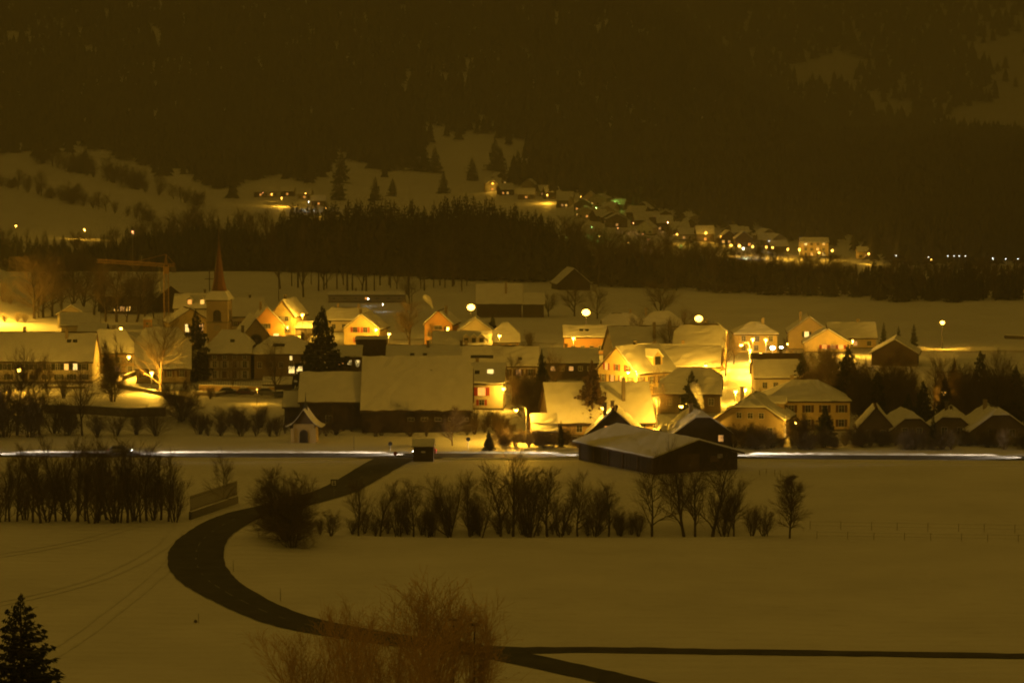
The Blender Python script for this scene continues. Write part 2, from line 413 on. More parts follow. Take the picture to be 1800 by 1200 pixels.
# ------------------------------------------------------------------ vegetation meshes
def rot_about(v, axis, ang): return Matrix.Rotation(ang, 3, axis) @ v
def bare_tree(seed, kind):
    """unit-height bare tree; returns (trunk mesh builder, twig mesh builder)"""
    rng = random.Random(seed); T, C = MB(), MB()
    K = dict(slender=dict(n1=20, a1=(18, 38), l1=.36, n2=7, n3=6, t0=.10, stems=1, up=.45, r=.017),
             round=dict(n1=20, a1=(30, 66), l1=.50, n2=9, n3=8, t0=.15, stems=1, up=.25, r=.026),
             vase=dict(n1=15, a1=(24, 50), l1=.58, n2=9, n3=8, t0=.13, stems=1, up=.30, r=.024),
             birch=dict(n1=46, a1=(26, 50), l1=.25, n2=9, n3=8, t0=.14, stems=1, up=.08, r=.015),
             shrub=dict(n1=8, a1=(15, 45), l1=.40, n2=7, n3=5, t0=.03, stems=9, up=.28, r=.013),
             dense=dict(n1=10, a1=(25, 75), l1=.36, n2=9, n3=8, t0=.04, stems=13, up=.08, r=.012),
             wispy=dict(n1=8, a1=(12, 34), l1=.42, n2=6, n3=4, t0=.12, stems=8, up=.3, r=.011),
             thicket=dict(n1=12, a1=(15, 45), l1=.32, n2=6, n3=5, t0=.03, stems=5, up=.38, r=.013))[kind]
    def branch(p, d, L, r, lvl):
        n = (7, 4, 3, 2)[lvl]; pts = [p]; rs = [r]; dd = d.copy(); up = Vector((0, 0, 1))
        for k in range(n):
            wob = (.05, .13, .13, .10)[lvl]
            dd = (dd + Vector((rng.gauss(0, wob), rng.gauss(0, wob), rng.gauss(0, wob))) + up * (K['up'] * (0, .35, .25, .15)[lvl])).normalized()
            pts.append(pts[-1] + dd * (L / n)); rs.append(max(r * (1 - .82 * (k + 1) / n), .0009))
        (T if lvl < 2 else C).tube(pts, rs, (7, 5, 3, 3)[lvl], cap=(lvl == 0))
        if lvl == 3: return
        cnt = (K['n1'], K['n2'], K['n3'])[lvl]
        for j in range(cnt):
            t = (K['t0'] if lvl == 0 else .2) + (1 - (K['t0'] if lvl == 0 else .2)) * (j + rng.random()) / cnt
            f = t * n; k = min(int(f), n - 1); q = pts[k].lerp(pts[k + 1], f - k)
            bd = (pts[k + 1] - pts[k]).normalized()
            side = bd.cross(Vector((rng.gauss(0, 1), rng.gauss(0, 1), rng.gauss(0, 1)))).normalized()
            ang = math.radians(rng.uniform(*K['a1'])) if lvl == 0 else math.radians(rng.uniform(16, 46))
            nd = rot_about(bd, side, ang)
            if lvl == 0:
                shape = {'birch': math.sin(math.pi * min(1, .15 + .8 * t)), 'slender': 1.05 - .55 * t}.get(kind, 1.1 - .6 * t)
                branch(q, nd, K['l1'] * shape * rng.uniform(.75, 1.15), rs[k] * .55, 1)
            else: branch(q, nd, L * rng.uniform(.42, .72), max(rs[k] * .6, .0014), lvl + 1)
    if K['stems'] == 1:
        branch(Vector((0, 0, -.03)), Vector((rng.gauss(0, .03), rng.gauss(0, .03), 1)).normalized(), .97, K['r'], 0)
    else:
        for s in range(K['stems']):
            a = rng.uniform(0, 6.28); lean = rng.uniform(.05, .38) if kind != 'dense' else rng.uniform(.05, .6)
            b = .07 if kind != 'dense' else .12
            branch(Vector((math.cos(a) * b * rng.random(), math.sin(a) * b * rng.random(), -.03)), Vector((math.cos(a) * lean, math.sin(a) * lean, 1)).normalized(), rng.uniform(.62, .98), K['r'], 0)
    return T, C
def spruce(seed, tiers=30, per=12, fringe=12, width=.24, droop=.42, top=.02, bare=.06, hang=1.):
    rng = random.Random(seed); T, C = MB(), MB()
    T.tube([(0, 0, -.03), (0, 0, .3), (0, 0, .7), (0, 0, .985)], [.019, .015, .008, .002], 7)
    for i in range(tiers):
        f = i / (tiers - 1); z = bare + (1 - bare - top) * f ** .92
        R = width * (1 - f) ** .85 * rng.uniform(.82, 1.12) + .012
        n = max(4, int(per * (1 - .45 * f)))
        a0 = rng.uniform(0, 6.28)
        for j in range(n):
            a = a0 + 6.283 * j / n + rng.gauss(0, .16); L = R * rng.uniform(.62, 1.18)
            dx, dy = math.cos(a), math.sin(a); px_, py_ = -dy, dx
            zz = z + rng.gauss(0, .008); dr = droop * rng.uniform(.6, 1.3) * (1 - .9 * f)
            s = [(dx * L * t, dy * L * t, zz - dr * L * t + .28 * L * t * t) for t in (0, .4, .75, 1)]
            w = (.004, .13 * L, .10 * L, .0)
            for k in range(3):
                p, q = s[k], s[k + 1]; w0, w1 = w[k], w[k + 1]
                for sg in (-1, 1):
                    C.quad(p, q, (q[0] + sg * px_ * w1, q[1] + sg * py_ * w1, q[2] - .35 * w1), (p[0] + sg * px_ * w0, p[1] + sg * py_ * w0, p[2] - .35 * w0))
            for k in range(fringe):
                t = rng.uniform(.25, 1); sg = rng.choice((-1, 1)); b = (dx * L * t, dy * L * t, zz - dr * L * t + .28 * L * t * t)
                l2 = L * rng.uniform(.18, .36) * (1.1 - .5 * t); oa = rng.uniform(.3, 1.1)
                ex, ey = dx * math.cos(oa) + sg * px_ * math.sin(oa), dy * math.cos(oa) + sg * py_ * math.sin(oa)
                tip = (b[0] + ex * l2, b[1] + ey * l2, b[2] - rng.uniform(.05, .55) * l2)
                m2 = .20 * l2
                if k % 2:      # hanging twigs
                    C.tri((b[0] - dx * .10 * L, b[1] - dy * .10 * L, b[2] + .01), (b[0] + dx * .10 * L, b[1] + dy * .10 * L, b[2]), (b[0] + ex * .06 * L, b[1] + ey * .06 * L, b[2] - hang * (.022 + .16 * L) * rng.uniform(.7, 1.5)))
                    C.tri((b[0] - ex * .09 * L, b[1] - ey * .09 * L, b[2] + .01), (b[0] + ex * .09 * L, b[1] + ey * .09 * L, b[2]), (b[0] + dx * .05 * L, b[1] + dy * .05 * L, b[2] - hang * (.022 + .14 * L) * rng.uniform(.7, 1.5)))
                C.tri((b[0] - ey * m2, b[1] + ex * m2, b[2]), tip, (b[0] + ey * m2, b[1] - ex * m2, b[2] - m2))
    return T, C
class Plant: pass
def variants(kind, n, twig, bark=None, seed=100, **kw):
    out = []
    for i in range(n):
        T, C = spruce(seed + i, **kw) if kind == 'spruce' else bare_tree(seed + i, kind)
        out.append((T.mesh('trunk', bark or M_BARK), C.mesh('crown', twig)))
    return out
V = dict(slender=variants('slender', 6, M_TWIG, seed=100), round=variants('round', 5, M_TWIG, seed=200), vase=variants('vase', 4, M_TWIG, seed=300), birch=variants('birch', 2, M_BIRCH, seed=400),
         shrub=variants('shrub', 5, M_TWIG, seed=500), dense=variants('dense', 2, M_TWIG, seed=600), thicket=variants('thicket', 4, M_TWIG, seed=700),
         frost=variants('round', 2, M_TWIGPALE, M_TWIGPALE, seed=220), frostshrub=variants('shrub', 3, M_TWIGPALE, M_TWIGPALE, seed=520),
         spruce=variants('spruce', 5, M_NEEDLE, seed=800), wood=variants('spruce', 5, M_NEEDLEDARK, seed=840, tiers=22, per=10, fringe=9, width=.24), thin=variants('spruce', 2, M_NEEDLE, seed=860, tiers=24, per=9, width=.17),
         larch=variants('spruce', 1, M_BIRCH, seed=880, tiers=30, per=12, fringe=16, width=.24, droop=.15), pine=variants('spruce', 3, M_NEEDLEDARK, seed=890, tiers=10, per=8, fringe=5, width=.13, bare=.5),
         nearspruce=variants('spruce', 1, M_NEEDLE, seed=901, tiers=34, per=13, fringe=18, width=.35, droop=.30, hang=.30))
RNG = random.Random(7)
def plant(kind, name, label, cat, loc, h, w=1., group=None, var=None, rz=None):
    t = thing(name, label, cat, loc, RNG.uniform(0, 6.28) if rz is None else rz, group)
    vs = V[kind]; T, C = vs[RNG.randrange(len(vs)) if var is None else var % len(vs)]
    t.scale = (h * w, h * w, h)
    put('trunk', T, t); put('crown', C, t)
    return t
def plant_px(kind, name, label, cat, px, base, top, w=1., group=None, var=None):
    g = ground(px, base); _, z = xz_at(px, top, g.y)
    return plant(kind, name, label, cat, g, max(.8, z - g.z), w, group, var)

# ------------------------------------------------------------------ buildings
WINCACHE = {}
def win_meshes(w, h):
    k = (round(w, 2), round(h, 2))
    if k not in WINCACHE:
        f = MB(); t = .07
        f.box(-w / 2 - t, -w / 2, -.07, .02, -h / 2 - t, h / 2 + t); f.box(w / 2, w / 2 + t, -.07, .02, -h / 2 - t, h / 2 + t)
        f.box(-w / 2, w / 2, -.07, .02, h / 2, h / 2 + t); f.box(-w / 2, w / 2, -.12, .02, -h / 2 - t - .02, -h / 2)
        f.box(-.025, .025, -.06, -.035, -h / 2, h / 2); f.box(-w / 2, -.025, -.058, -.037, h * .12, h * .12 + .04); f.box(.025, w / 2, -.058, -.037, h * .12, h * .12 + .04)
        p = MB(); p.box(-w / 2, w / 2, -.032, .01, -h / 2, h / 2)
        s = MB(); s.box(0, w * .5, -.075, -.03, -h / 2 - .04, h / 2 + .04)
        for q in range(6): s.box(.05, w * .5 - .05, -.09, -.075, -h / 2 + h * (q + .15) / 6, -h / 2 + h * (q + .6) / 6)
        WINCACHE[k] = (f, p, s, {})
    return WINCACHE[k]
def wmesh(w, h, part, m):
    f, p, s, c = win_meshes(w, h); key = (part, m.name)
    if key not in c: c[key] = {'window': f, 'pane': p, 'shutter': s}[part].mesh(part, m)
    return c[key]
def window(root, face, W, D, u, z, w, h, lit=None, shut=None, fm=None):
    if face == 'F': loc, rz = (u * W / 2, -D / 2 - .004, z), 0
    elif face == 'L': loc, rz = (-W / 2 - .004, -u * D / 2, z), -math.pi / 2
    else: loc, rz = (W / 2 + .004, u * D / 2, z), math.pi / 2
    o = put('window', wmesh(w, h, 'window', fm or M_FRAME), root, loc, rz)
    put('pane', wmesh(w, h, 'pane', M_PANE[lit] if lit else M_GLASS), o)
    if shut:
        me = wmesh(w, h, 'shutter', shut)
        put('shutter', me, o, (w / 2 + .09, 0, 0)); put('shutter', me, o, (-w / 2 - .09 - w * .5, 0, 0))
    return o
def rows_slab(mb, rows, th, nu, lift, jit=0., rng=None):
    idx = {}
    nv = len(rows) - 1
    for top in (0, 1):
        for b, (p, q) in enumerate(rows):
            for a in range(nu + 1):
                c = Vector(p).lerp(Vector(q), a / nu)
                dz = lift + (th * (1 + (rng.uniform(-jit, jit) if rng else 0)) if top else 0)
                if rng and b == 0 and nv > 1:
                    d = Vector(rows[1][0]) - Vector(rows[0][0]); c = c + Vector((0, d.y, d.z)) * rng.uniform(-.04, .20) * (1 if abs(d.y) > abs(d.x) else 0)
                idx[top, a, b] = len(mb.v); mb.v.append((c.x, c.y, c.z + dz))
    for a in range(nu):
        for b in range(nv):
            mb.f.append((idx[1, a, b], idx[1, a + 1, b], idx[1, a + 1, b + 1], idx[1, a, b + 1]))
            mb.f.append((idx[0, a, b], idx[0, a, b + 1], idx[0, a + 1, b + 1], idx[0, a + 1, b]))
        mb.f.append((idx[0, a, 0], idx[0, a + 1, 0], idx[1, a + 1, 0], idx[1, a, 0]))
        mb.f.append((idx[0, a, nv], idx[1, a, nv], idx[1, a + 1, nv], idx[0, a + 1, nv]))
    for b in range(nv):
        mb.f.append((idx[0, 0, b], idx[1, 0, b], idx[1, 0, b + 1], idx[0, 0, b + 1]))
        mb.f.append((idx[0, nu, b], idx[0, nu, b + 1], idx[1, nu, b + 1], idx[1, nu, b]))
def roof_rows(L, b, wh, rise, clips, o, og, vmax=1., n=6):
    """rows for both slopes and the hip ends, ridge along x"""
    k = rise / b; ze = wh - k * o; Lo = L / 2 + og; zr = wh + rise
    ends = []
    for c in clips:
        vc = 0. if c <= 0 else (o + c * b) / (b + o)
        ends.append((vc, Lo - (1 - c) * b * .9))
    vs = sorted(set([i / n * vmax for i in range(n + 1)] + [min(e[0], vmax) for e in ends]))
    def xe(v, e):
        vc, rr = e
        return Lo if v <= vc else Lo + (rr - Lo) * (v - vc) / (1 - vc + 1e-9)
    out = []
    for sg in (-1, 1):
        out.append([((-xe(v, ends[0]), sg * (b + o) * (1 - v), ze + (zr - ze) * v), (xe(v, ends[1]), sg * (b + o) * (1 - v), ze + (zr - ze) * v)) for v in vs])
    for sg, e, c in ((-1, ends[0], clips[0]), (1, ends[1], clips[1])):
        if c >= .999: continue
        rows = []
        for t in range(4):
            v = e[0] + (1 - e[0]) * t / 3 * (1 if vmax >= 1 else .98)
            y = (b + o) * (1 - v); z = ze + (zr - ze) * v
            rows.append(((sg * xe(v, e), -y, z), (sg * xe(v, e), y, z)))
        out.append(rows)
    return out
def turn(mb, axis):
    if axis == 'y': mb.v = [(-y, x, z) for x, y, z in mb.v]
    return mb
CHIM = None
def house(name, label, x0, x1, base, eave, ridge, depth, rot=0, axis='x', clip=1., wall='cream', wins=(), chim=((.3, .3),), bare=0., cat='house', group=None, over=.55, skylights=(), dormers=(), at=None, size=None, roofm=None,
          door=None, seed=None, snowth=.22, corner=None):
    rng = random.Random(seed if seed is not None else hash((x0, base)) & 0xffff)
    if at is None:
        a, b_, c_ = ray((x0 + x1) / 2, base); t = -H / c_; X, Y = a * t, b_ * t
        for _ in range(2):
            t = (hz(X, Y) - H) / c_; X, Y = a * t, b_ * t
        s = F / Y
        W = (x1 - x0) / s; z0 = hz(X, Y)
        wh = (base - eave) / s
        _, zr = xz_at((x0 + x1) / 2, ridge, Y + (depth / 2 if axis == 'x' else 0)); rise = zr - z0 - wh
        rise = max(rise, .8)
    else:
        X, Y, z0 = at; W, wh, rise = size
    r = math.radians(rot)
    if corner:     # front-left corner given instead of the front centre
        X += math.cos(r) * W / 2; Y += math.sin(r) * W / 2
    cx, cy_ = X - math.sin(r) * depth / 2 * (1), Y + math.cos(r) * depth / 2
    root = thing(name, label, cat, (cx, cy_, z0), r, group)
    if not bare and cat != 'barn': bare = rng.choice([0, 0, .03, .06, .09])
    L, b = (W, depth / 2) if axis == 'x' else (depth, W / 2)
    clips = clip if isinstance(clip, tuple) else (clip, clip)
    # walls
    mb = MB()
    for sg, c in ((-1, clips[0]), (1, clips[1])):
        c = min(max(c, 0), 1); pts = [(sg * L / 2, -b, -.6), (sg * L / 2, b, -.6), (sg * L / 2, b, wh)]
        if c > 0:
            if c >= .999: pts.append((sg * L / 2, 0, wh + rise))
            else: pts += [(sg * L / 2, b * (1 - c), wh + rise * c), (sg * L / 2, -b * (1 - c), wh + rise * c)]
        pts.append((sg * L / 2, -b, wh)); mb.poly(pts if sg > 0 else pts[::-1])
    mb.quad((-L / 2, -b, -.6), (L / 2, -b, -.6), (L / 2, -b, wh), (-L / 2, -b, wh)); mb.quad((L / 2, b, -.6), (-L / 2, b, -.6), (-L / 2, b, wh), (L / 2, b, wh))
    turn(mb, axis).build('wall', WALLS[wall], root)
    # plinth
    mb = MB(); mb.box(-W / 2 - .05, W / 2 + .05, -depth / 2 - .05, depth / 2 + .05, -.6, .35); mb.build('plinth', M_STONE, root)
    # roof deck and its snow
    mb = MB()
    for rows in roof_rows(L, b, wh, rise, clips, over, over * .8, 1., 1): rows_slab(mb, rows, .16, 1, .02)
    rf = turn(mb, axis).build('roof', roofm or M_TILE, root)
    mb = MB(); nu = max(4, int(L / 1.4))
    for i, rows in enumerate(roof_rows(L, b, wh, rise, clips, over - .06, over * .8 - .06, 1. - (bare if bare else 0.), 7)):
        if len(rows) > 1: rows_slab(mb, rows, snowth, nu if i < 2 else 4, .185, .5, rng)
    turn(mb, axis).build('snow_cover', M_SNOW, rf)
    # bargeboards on gables
    # chimneys
    for u, v in chim:
        cb = MB(); zz = wh + rise * (1 - abs(v)); hh = rise * abs(v) + 1.1
        px_, py_ = u * L / 2, v * b
        cb.box(px_ - .32, px_ + .32, py_ - .32, py_ + .32, zz - .6, zz + hh); cb.box(px_ - .40, px_ + .40, py_ - .40, py_ + .40, zz + hh, zz + hh + .12)
        ch = turn(cb, axis).build('chimney', WALLS['stone'] if rng.random() < .5 else M_STONE, rf)
        cs = MB(); cs.slab((px_ - .36, py_ - .36, zz + hh + .122), (px_ + .36, py_ - .36, zz + hh + .122), (px_ + .36, py_ + .36, zz + hh + .122), (px_ - .36, py_ + .36, zz + hh + .122), .14, 2, 2, .3, rng)
    for u, v, w, h, lit in skylights:      # on the front slope
        k = rise / b; y = -b * (1 - v); z = wh + rise * v
        sk = MB(); dy = h / 2 * math.cos(math.atan(k)); dz = dy * k
        sk.slab((u * L / 2 - w / 2, y - dy, z - dz), (u * L / 2 + w / 2, y - dy, z - dz), (u * L / 2 + w / 2, y + dy, z + dz), (u * L / 2 - w / 2, y + dy, z + dz), .2, 1, 1, 0, None, .30)
        turn(sk, axis).build('skylight', M_PANE[lit] if lit else M_GLASS, rf)
    for u, w, h, lit in dormers:           # gabled dormers on the front slope
        k = rise / b; z1 = wh + rise * .25; y1 = -b * .82
        dx = u * L / 2; d = MB(); dep = min(b * .7, h / k + 1.6)
        d.box(dx - w / 2, dx + w / 2, y1, y1 + dep, z1 - .6, z1 + h * .75)
        d.poly([(dx - w / 2, y1, z1 + h * .75), (dx + w / 2, y1, z1 + h * .75), (dx, y1, z1 + h * 1.15)])
        dm = turn(d, axis).build('dormer', M_DARKWOOD if wall in ('dark', 'wood', 'dusk') else WALLS[wall], root)
        ds = MB()
        for sg in (-1, 1):
            ds.slab((dx + sg * (w / 2 + .25), y1 - .3, z1 + h * .62), (dx + sg * (w / 2 + .25), y1 + dep, z1 + h * .62), (dx, y1 + dep, z1 + h * 1.2), (dx, y1 - .3, z1 + h * 1.2), .24, 3, 2, .2, rng)
        turn(ds, axis).build('dormer_snow', M_SNOW, dm)
        dp = MB(); dp.box(dx - w * .3, dx + w * .3, y1 - .04, y1 + .02, z1 + .05, z1 + h * .7)
        turn(dp, axis).build('dormer_pane', M_PANE[lit] if lit else M_GLASS, dm)
    for face, n, lo, hi, z, w, h, lit, shut in wins:
        for i in range(n):
            u = lo if n == 1 else lo + (hi - lo) * i / (n - 1)
            window(root, face, W, depth, u, z, w, h, lit.get(i), shut)
    if door:
        face, u, m = door; mb = MB(); mb.box(-.55, .55, -.06, .02, 0, 2.1); mb.box(-.62, .62, -.09, .02, 2.1, 2.22)
        loc, rz = ((u * W / 2, -depth / 2 - .06, .02), 0) if face == 'F' else ((-W / 2 - .06, -u * depth / 2, .02), -math.pi / 2)
        d = put('door', mb.mesh('door', m), root, loc, rz)
        hb = MB(); hb.box(.38, .44, -.12, -.06, 1.0, 1.06); hb.build('handle', M_METAL, d)
    # gutter along the front eave
    mb = MB(); k = rise / b; zg = wh - k * over + .02
    mb.tube([(-L / 2 - over * .7, -(b + over + .07), zg), (L / 2 + over * .7, -(b + over + .07), zg)], .07, 6)
    turn(mb, axis).build('gutter', M_DARKMETAL, rf)
    return root, W, depth, wh, rise

DS, GS, RS, PS, BS = M_GREENSHUT, M_GREENSHUT, M_REDSHUT, M_PALESHUT, M_BROWNSHUT
N = {}
house('farmhouse', 'long cream farmhouse at the left edge with rows of shuttered windows, two lit', -34, 162, 673, 633, 584, 12, 0, 'x', 1, 'cream',
      [('F', 12, -.88, .86, 3.6, .9, 1.35, {9: 'warm', 10: 'pale'}, DS), ('F', 7, -.5, .86, 1.35, .9, 1.1, {}, DS)], ((.5, -.25), (-.3, .2)), .07, 'farmhouse', skylights=((.55, .62, 1.0, .8, None), (.66, .62, 1.0, .8, None)), door=('F', -.2, M_DARKWOOD))
house('house', 'small hip-roofed house lit by a lane lamp, right of the long farmhouse', 166, 240, 657, 618, 582, 9, 0, 'x', (.8, .1), 'ochre', [('F', 3, -.5, .7, 3.2, 1., 1.3, {}, PS), ('F', 3, -.5, .7, 1.2, 1., 1.2, {1: 'dim'}, PS)], ((-.2, .1),))
house('house', 'old house with a huge snowy roof behind a lamplit bare tree', 240, 334, 674, 645, 576, 14, 6, 'x', (.6, .5), 'stone', [('F', 4, -.7, .7, 2.2, 1., 1.4, {}, BS)], ((-.5, .1),))
house('house', 'dark square house with hipped roof and two rows of pale shutters beside the tall spruce', 367, 441, 669, 619, 581, 9, 0, 'x', (.25, .25), 'dusk',
      [('F', 4, -.72, .72, 5.3, .8, .8, {}, None), ('F', 4, -.72, .72, 3.7, .9, 1.5, {}, PS), ('F', 4, -.72, .72, 1.4, .9, 1.7, {}, PS)], ((.55, -.1),), skylights=((.1, .45, 1., .7, None),), door=('F', -.25, M_WOOD))
house('house', 'pale house with plain long roof below the lit slope on the far left', 108, 174, 586, 571, 549, 9, 8, 'x', 1, 'cream', [('L', 2, -.5, .5, 2., .8, 1., {}, None)], ((.75, -.3),))
house('house', 'narrow pale gable peeping over the plain-roofed house at far left', 101, 150, 578, 553, 538, 8, -4, 'y', 1, 'cream', (), ())
house('shed', 'low flat-pitched shed in front of the pale far-left house', 138, 184, 590, 583, 569, 7, 0, 'x', 1, 'grey', (), (), cat='shed')
house('chalet', 'dark long-roofed chalet in the trees left of the crane, window glow below', 172, 258, 552, 521, 506, 10, 0, 'x', 1, 'dark', [('F', 5, -.5, .5, 1.6, 1.2, 1.3, {1: 'warm', 2: 'dim', 3: 'warm'}, None), ('L', 2, -.4, .4, 3, .8, 2, {0: 'red', 1: 'red'}, None)], ((.1, .1),), cat='chalet')
house('barn', 'dark wooden barn behind the crane mast', 273, 328, 549, 526, 503, 12, 15, 'y', 1, 'dark', (), (), cat='barn')
house('house', 'low house with two lit roof dormers left of the church tower', 306, 374, 566, 541, 516, 10, 0, 'x', 1, 'white', [('F', 4, -.7, .3, 1.6, 1., 1.2, {0: 'dim', 2: 'red'}, None)], ((.5, .1),), dormers=((-.2, 1.8, 1.9, 'red'), (.45, 1.8, 1.9, 'warm')))
house('house', 'yellow house with a tall lit window tucked against the church tower', 300, 372, 592, 566, 543, 9, 18, 'y', 1, 'yellow', [('F', 1, -.2, 0, 2.4, 1., 2.1, {0: 'pale'}, None), ('F', 1, .5, 0, 2.4, 1., 2.1, {0: 'dim'}, None)], ())
house('house', 'dark house with lit ground-floor windows behind the small lone street tree', 447, 541, 668, 621, 593, 10, 0, 'x', (.15, .3), 'dusk', [('F', 5, -.8, .8, 3.4, .9, 1.3, {}, None), ('F', 2, .40, .70, 2.35, 1.25, 1.5, {0: 'pale', 1: 'pale'}, None), ('F', 1, .38, 0, 5.0, .5, .9, {0: 'pale'}, None)],
      ((.75, .05),), skylights=((-.1, .4, 2.6, 1., None),))
house('house', 'orange lamplit gable house with one lit window, centre left', 440, 500, 604, 573, 541, 12, 8, 'y', 1, 'orange', [('F', 1, .52, 0, 1.9, 1.3, 1.4, {0: 'pale'}, None), ('F', 1, -.1, 0, 4.6, 1.2, 1.2, {}, DS)], ((.1, .3),))
house('house', 'cream house with wide snowy roof right of the church tower', 404, 468, 580, 555, 526, 11, 14, 'x', 1, 'cream', [('F', 4, -.7, .7, 1.8, 1., 1.3, {}, BS)], ((.3, .1),))
house('house', 'tall yellow gable house behind the orange gable house', 476, 518, 590, 554, 528, 12, -12, 'y', 1, 'yellow', [('F', 2, -.35, .35, 4.6, 1., 1.2, {}, PS), ('F', 2, -.4, .4, 1.8, 1., 1.4, {}, PS)], ((-.2, .2),))
house('house', 'bright gable house with red shutters under a street lamp', 604, 667, 608, 578, 554, 12, -8, 'y', 1, 'yellow', [('F', 2, -.36, .22, 4.2, 1.1, 1.3, {}, RS), ('F', 2, -.28, .08, 1.5, .7, 1.2, {}, RS)], ((.0, .3),))
house('house', 'snowy-roofed house behind the red-shuttered gable house', 575, 652, 584, 562, 541, 10, 0, 'x', (.6, .5), 'cream', [('F', 4, -.7, .7, 1.6, 1., 1.2, {}, None)], ((-.55, .1), (.4, -.1)))
house('house', 'dark low house with lit windows half hidden by the wide dark spruce', 580, 634, 652, 627, 607, 9, 0, 'x', 1, 'dusk', [('F', 4, -.8, .8, 1.8, 1., 1.5, {2: 'pale', 3: 'pale', 1: 'red'}, None)], ())
house('house', 'ochre gable house beside the smoking chimney', 746, 795, 609, 569, 547, 11, -8, 'y', 1, 'orange', [('F', 1, .0, 0, 4.9, 2., 1., {}, None), ('F', 2, -.62, .4, 3.1, 1.2, 1., {}, None), ('F', 2, -.5, .4, 1.2, 1., 1.2, {}, None)], ((-.3, -.4),))
house('house', 'wide low cream gable house lit from inside, below the left tall lamp mast', 806, 866, 612, 583, 561, 11, 0, 'y', 1, 'cream', [('F', 1, .1, 0, 3.3, 1.4, 1., {0: 'warm'}, None)], ())
house('house', 'steep snowy roof house right of the little dark conifer', 868, 912, 618, 600, 569, 10, 0, 'x', (.4, .3), 'ochre', [('F', 3, -.6, .6, 1.3, 1., 1.2, {}, None)], ())
house('house', 'house with three dark dormers in its snowy roof', 762, 862, 630, 609, 583, 9, 0, 'x', 1, 'cream', (), ((-.6, .1),), dormers=((.15, 1.7, 1.8, None), (.42, 1.7, 1.8, None), (.69, 1.7, 1.8, None)))
house('farmhouse', 'long low farmhouse roof with two skylights behind the big barn', 680, 816, 655, 634, 607, 10, 0, 'x', 1, 'dusk', (), ((.05, -.2), (.92, -.1)), .05, 'farmhouse', skylights=((-.35, .3, 1., .8, None), (-.02, .3, 1., .8, None)))
house('house', 'broad roofed house with a dark bare patch on the snow, centre of village', 814, 946, 675, 642, 608, 11, 0, 'x', 1, 'cream', [('F', 6, -.8, .8, 2.6, 1., 1.4, {4: 'dim'}, BS)], ((-.93, .05),), skylights=((-.5, .35, 5., .9, None), (.52, .25, .9, .7, None)))
house('house', 'cream house with glowing skylights and red shutters beside the big barn', 803, 884, 720, 672, 640, 9, -4, 'x', 1, 'cream',
      [('F', 1, -.62, 0, 3.6, .7, 1.3, {0: 'pale'}, DS), ('F', 1, .08, 0, 3.7, 1.5, 1.6, {0: 'red'}, RS), ('F', 1, .08, 0, 1.5, 1., 1.1, {}, RS), ('R', 2, -.4, .4, 3., .9, 1.2, {0: 'warm'}, None)],
      ((-.2, .1),), skylights=((-.75, .45, .9, .8, 'red'), (-.15, .45, 1., .9, None), (.42, .5, 1.2, 1., 'pale')))
house('barn', 'huge barn with unbroken snowy roof above the stream, centre left', 636, 828, 742, 698, 630, 17, 0, 'x', (1, .75), 'dark', [('F', 5, -.1, .9, 2.9, 1.2, .6, {}, None)], (), cat='barn', snowth=.28, skylights=((.17, .68, 2.2, 1.1, None),))
house('barn_annex', 'lower wooden annex joined to the left of the huge barn', 527, 641, 741, 690, 657, 11, 0, 'x', 1, 'dark', [('F', 1, -.1, 0, 2., 1.2, 1.4, {}, None)], (), cat='barn', snowth=.26)
house('shed', 'small dark lean-to shed at the left end of the barn annex', 500, 528, 738, 705, 690, 6, 0, 'x', 1, 'dark', (), (), cat='shed')
house('house', 'old house with big lamplit snowy roof, centre right', 966, 1150, 766, 741, 673, 15, 7, 'x', (1, 1), 'ochre', [('F', 5, -.85, .8, 1.4, 1., 1.2, {}, None)], ((.48, -.5),), bare=.02)
house('lean_to', 'small lean-to with snowy roof by the curved-arm lamp', 938, 978, 780, 757, 728, 6, 6, 'x', 1, 'ochre', [('F', 1, .3, 0, 1.4, .9, 1.1, {}, None)], (), cat='shed')
house('house', 'dark pointed gable with a single lit window behind the near barn', 1030, 1128, 781, 765, 722, 10, -4, 'y', 1, 'dark', [('F', 1, -.24, 0, 2.6, .9, 1.5, {0: 'red'}, None)], ((-.35, .35), (.3, .1)))
a = ground(1118, 699)
house('house', 'large yellow house with rows of brown shutters glowing under a street lamp', 0, 0, 0, 0, 0, 12, 40, 'x', 1, 'yellow',
      [('L', 3, -.55, .55, 6.0, .9, 1.3, {0: 'red'}, RS), ('L', 4, -.72, .72, 3.5, .9, 1.5, {2: 'red', 1: 'dim'}, BS), ('F', 4, -.75, .75, 3.5, .9, 1.5, {}, BS), ('F', 3, -.7, .7, 1.3, .9, 1.3, {}, BS)], ((.0, .1),),
      at=(a.x, a.y, a.z), size=(11.5, 5.2, 5.0), corner=True, dormers=((.25, 2.6, 2.6, None),))
house('house', 'long yellow-lit house with wide roof right of the large yellow house', 1118, 1264, 678, 643, 608, 12, -6, 'x', (1, .9), 'yellow', [('F', 6, -.8, .85, 2.4, 1., 1.4, {}, BS)], ((-.6, .1), (.1, .1)), skylights=((-.8, .75, 1.2, .8, None),))
house('farmhouse', 'steep grey-roofed farmhouse with dark gable end, right of centre', 1080, 1196, 642, 618, 573, 14, 10, 'x', (1, .7), 'dark', (), ((.3, -.55), (.9, .0)), cat='farmhouse')
house('house', 'left of two low hip-roofed houses under the middle tall lamp', 1060, 1126, 594, 572, 551, 9, 0, 'x', .3, 'cream', [('F', 3, -.6, .6, 1.7, 1., 1.2, {}, None)], ((.5, .1),))
house('house', 'right of two low hip-roofed houses near the field', 1132, 1196, 594, 572, 549, 10, 0, 'x', .3, 'cream', [('F', 3, -.6, .6, 1.7, 1., 1.2, {}, None)], ((-.85, .1),))
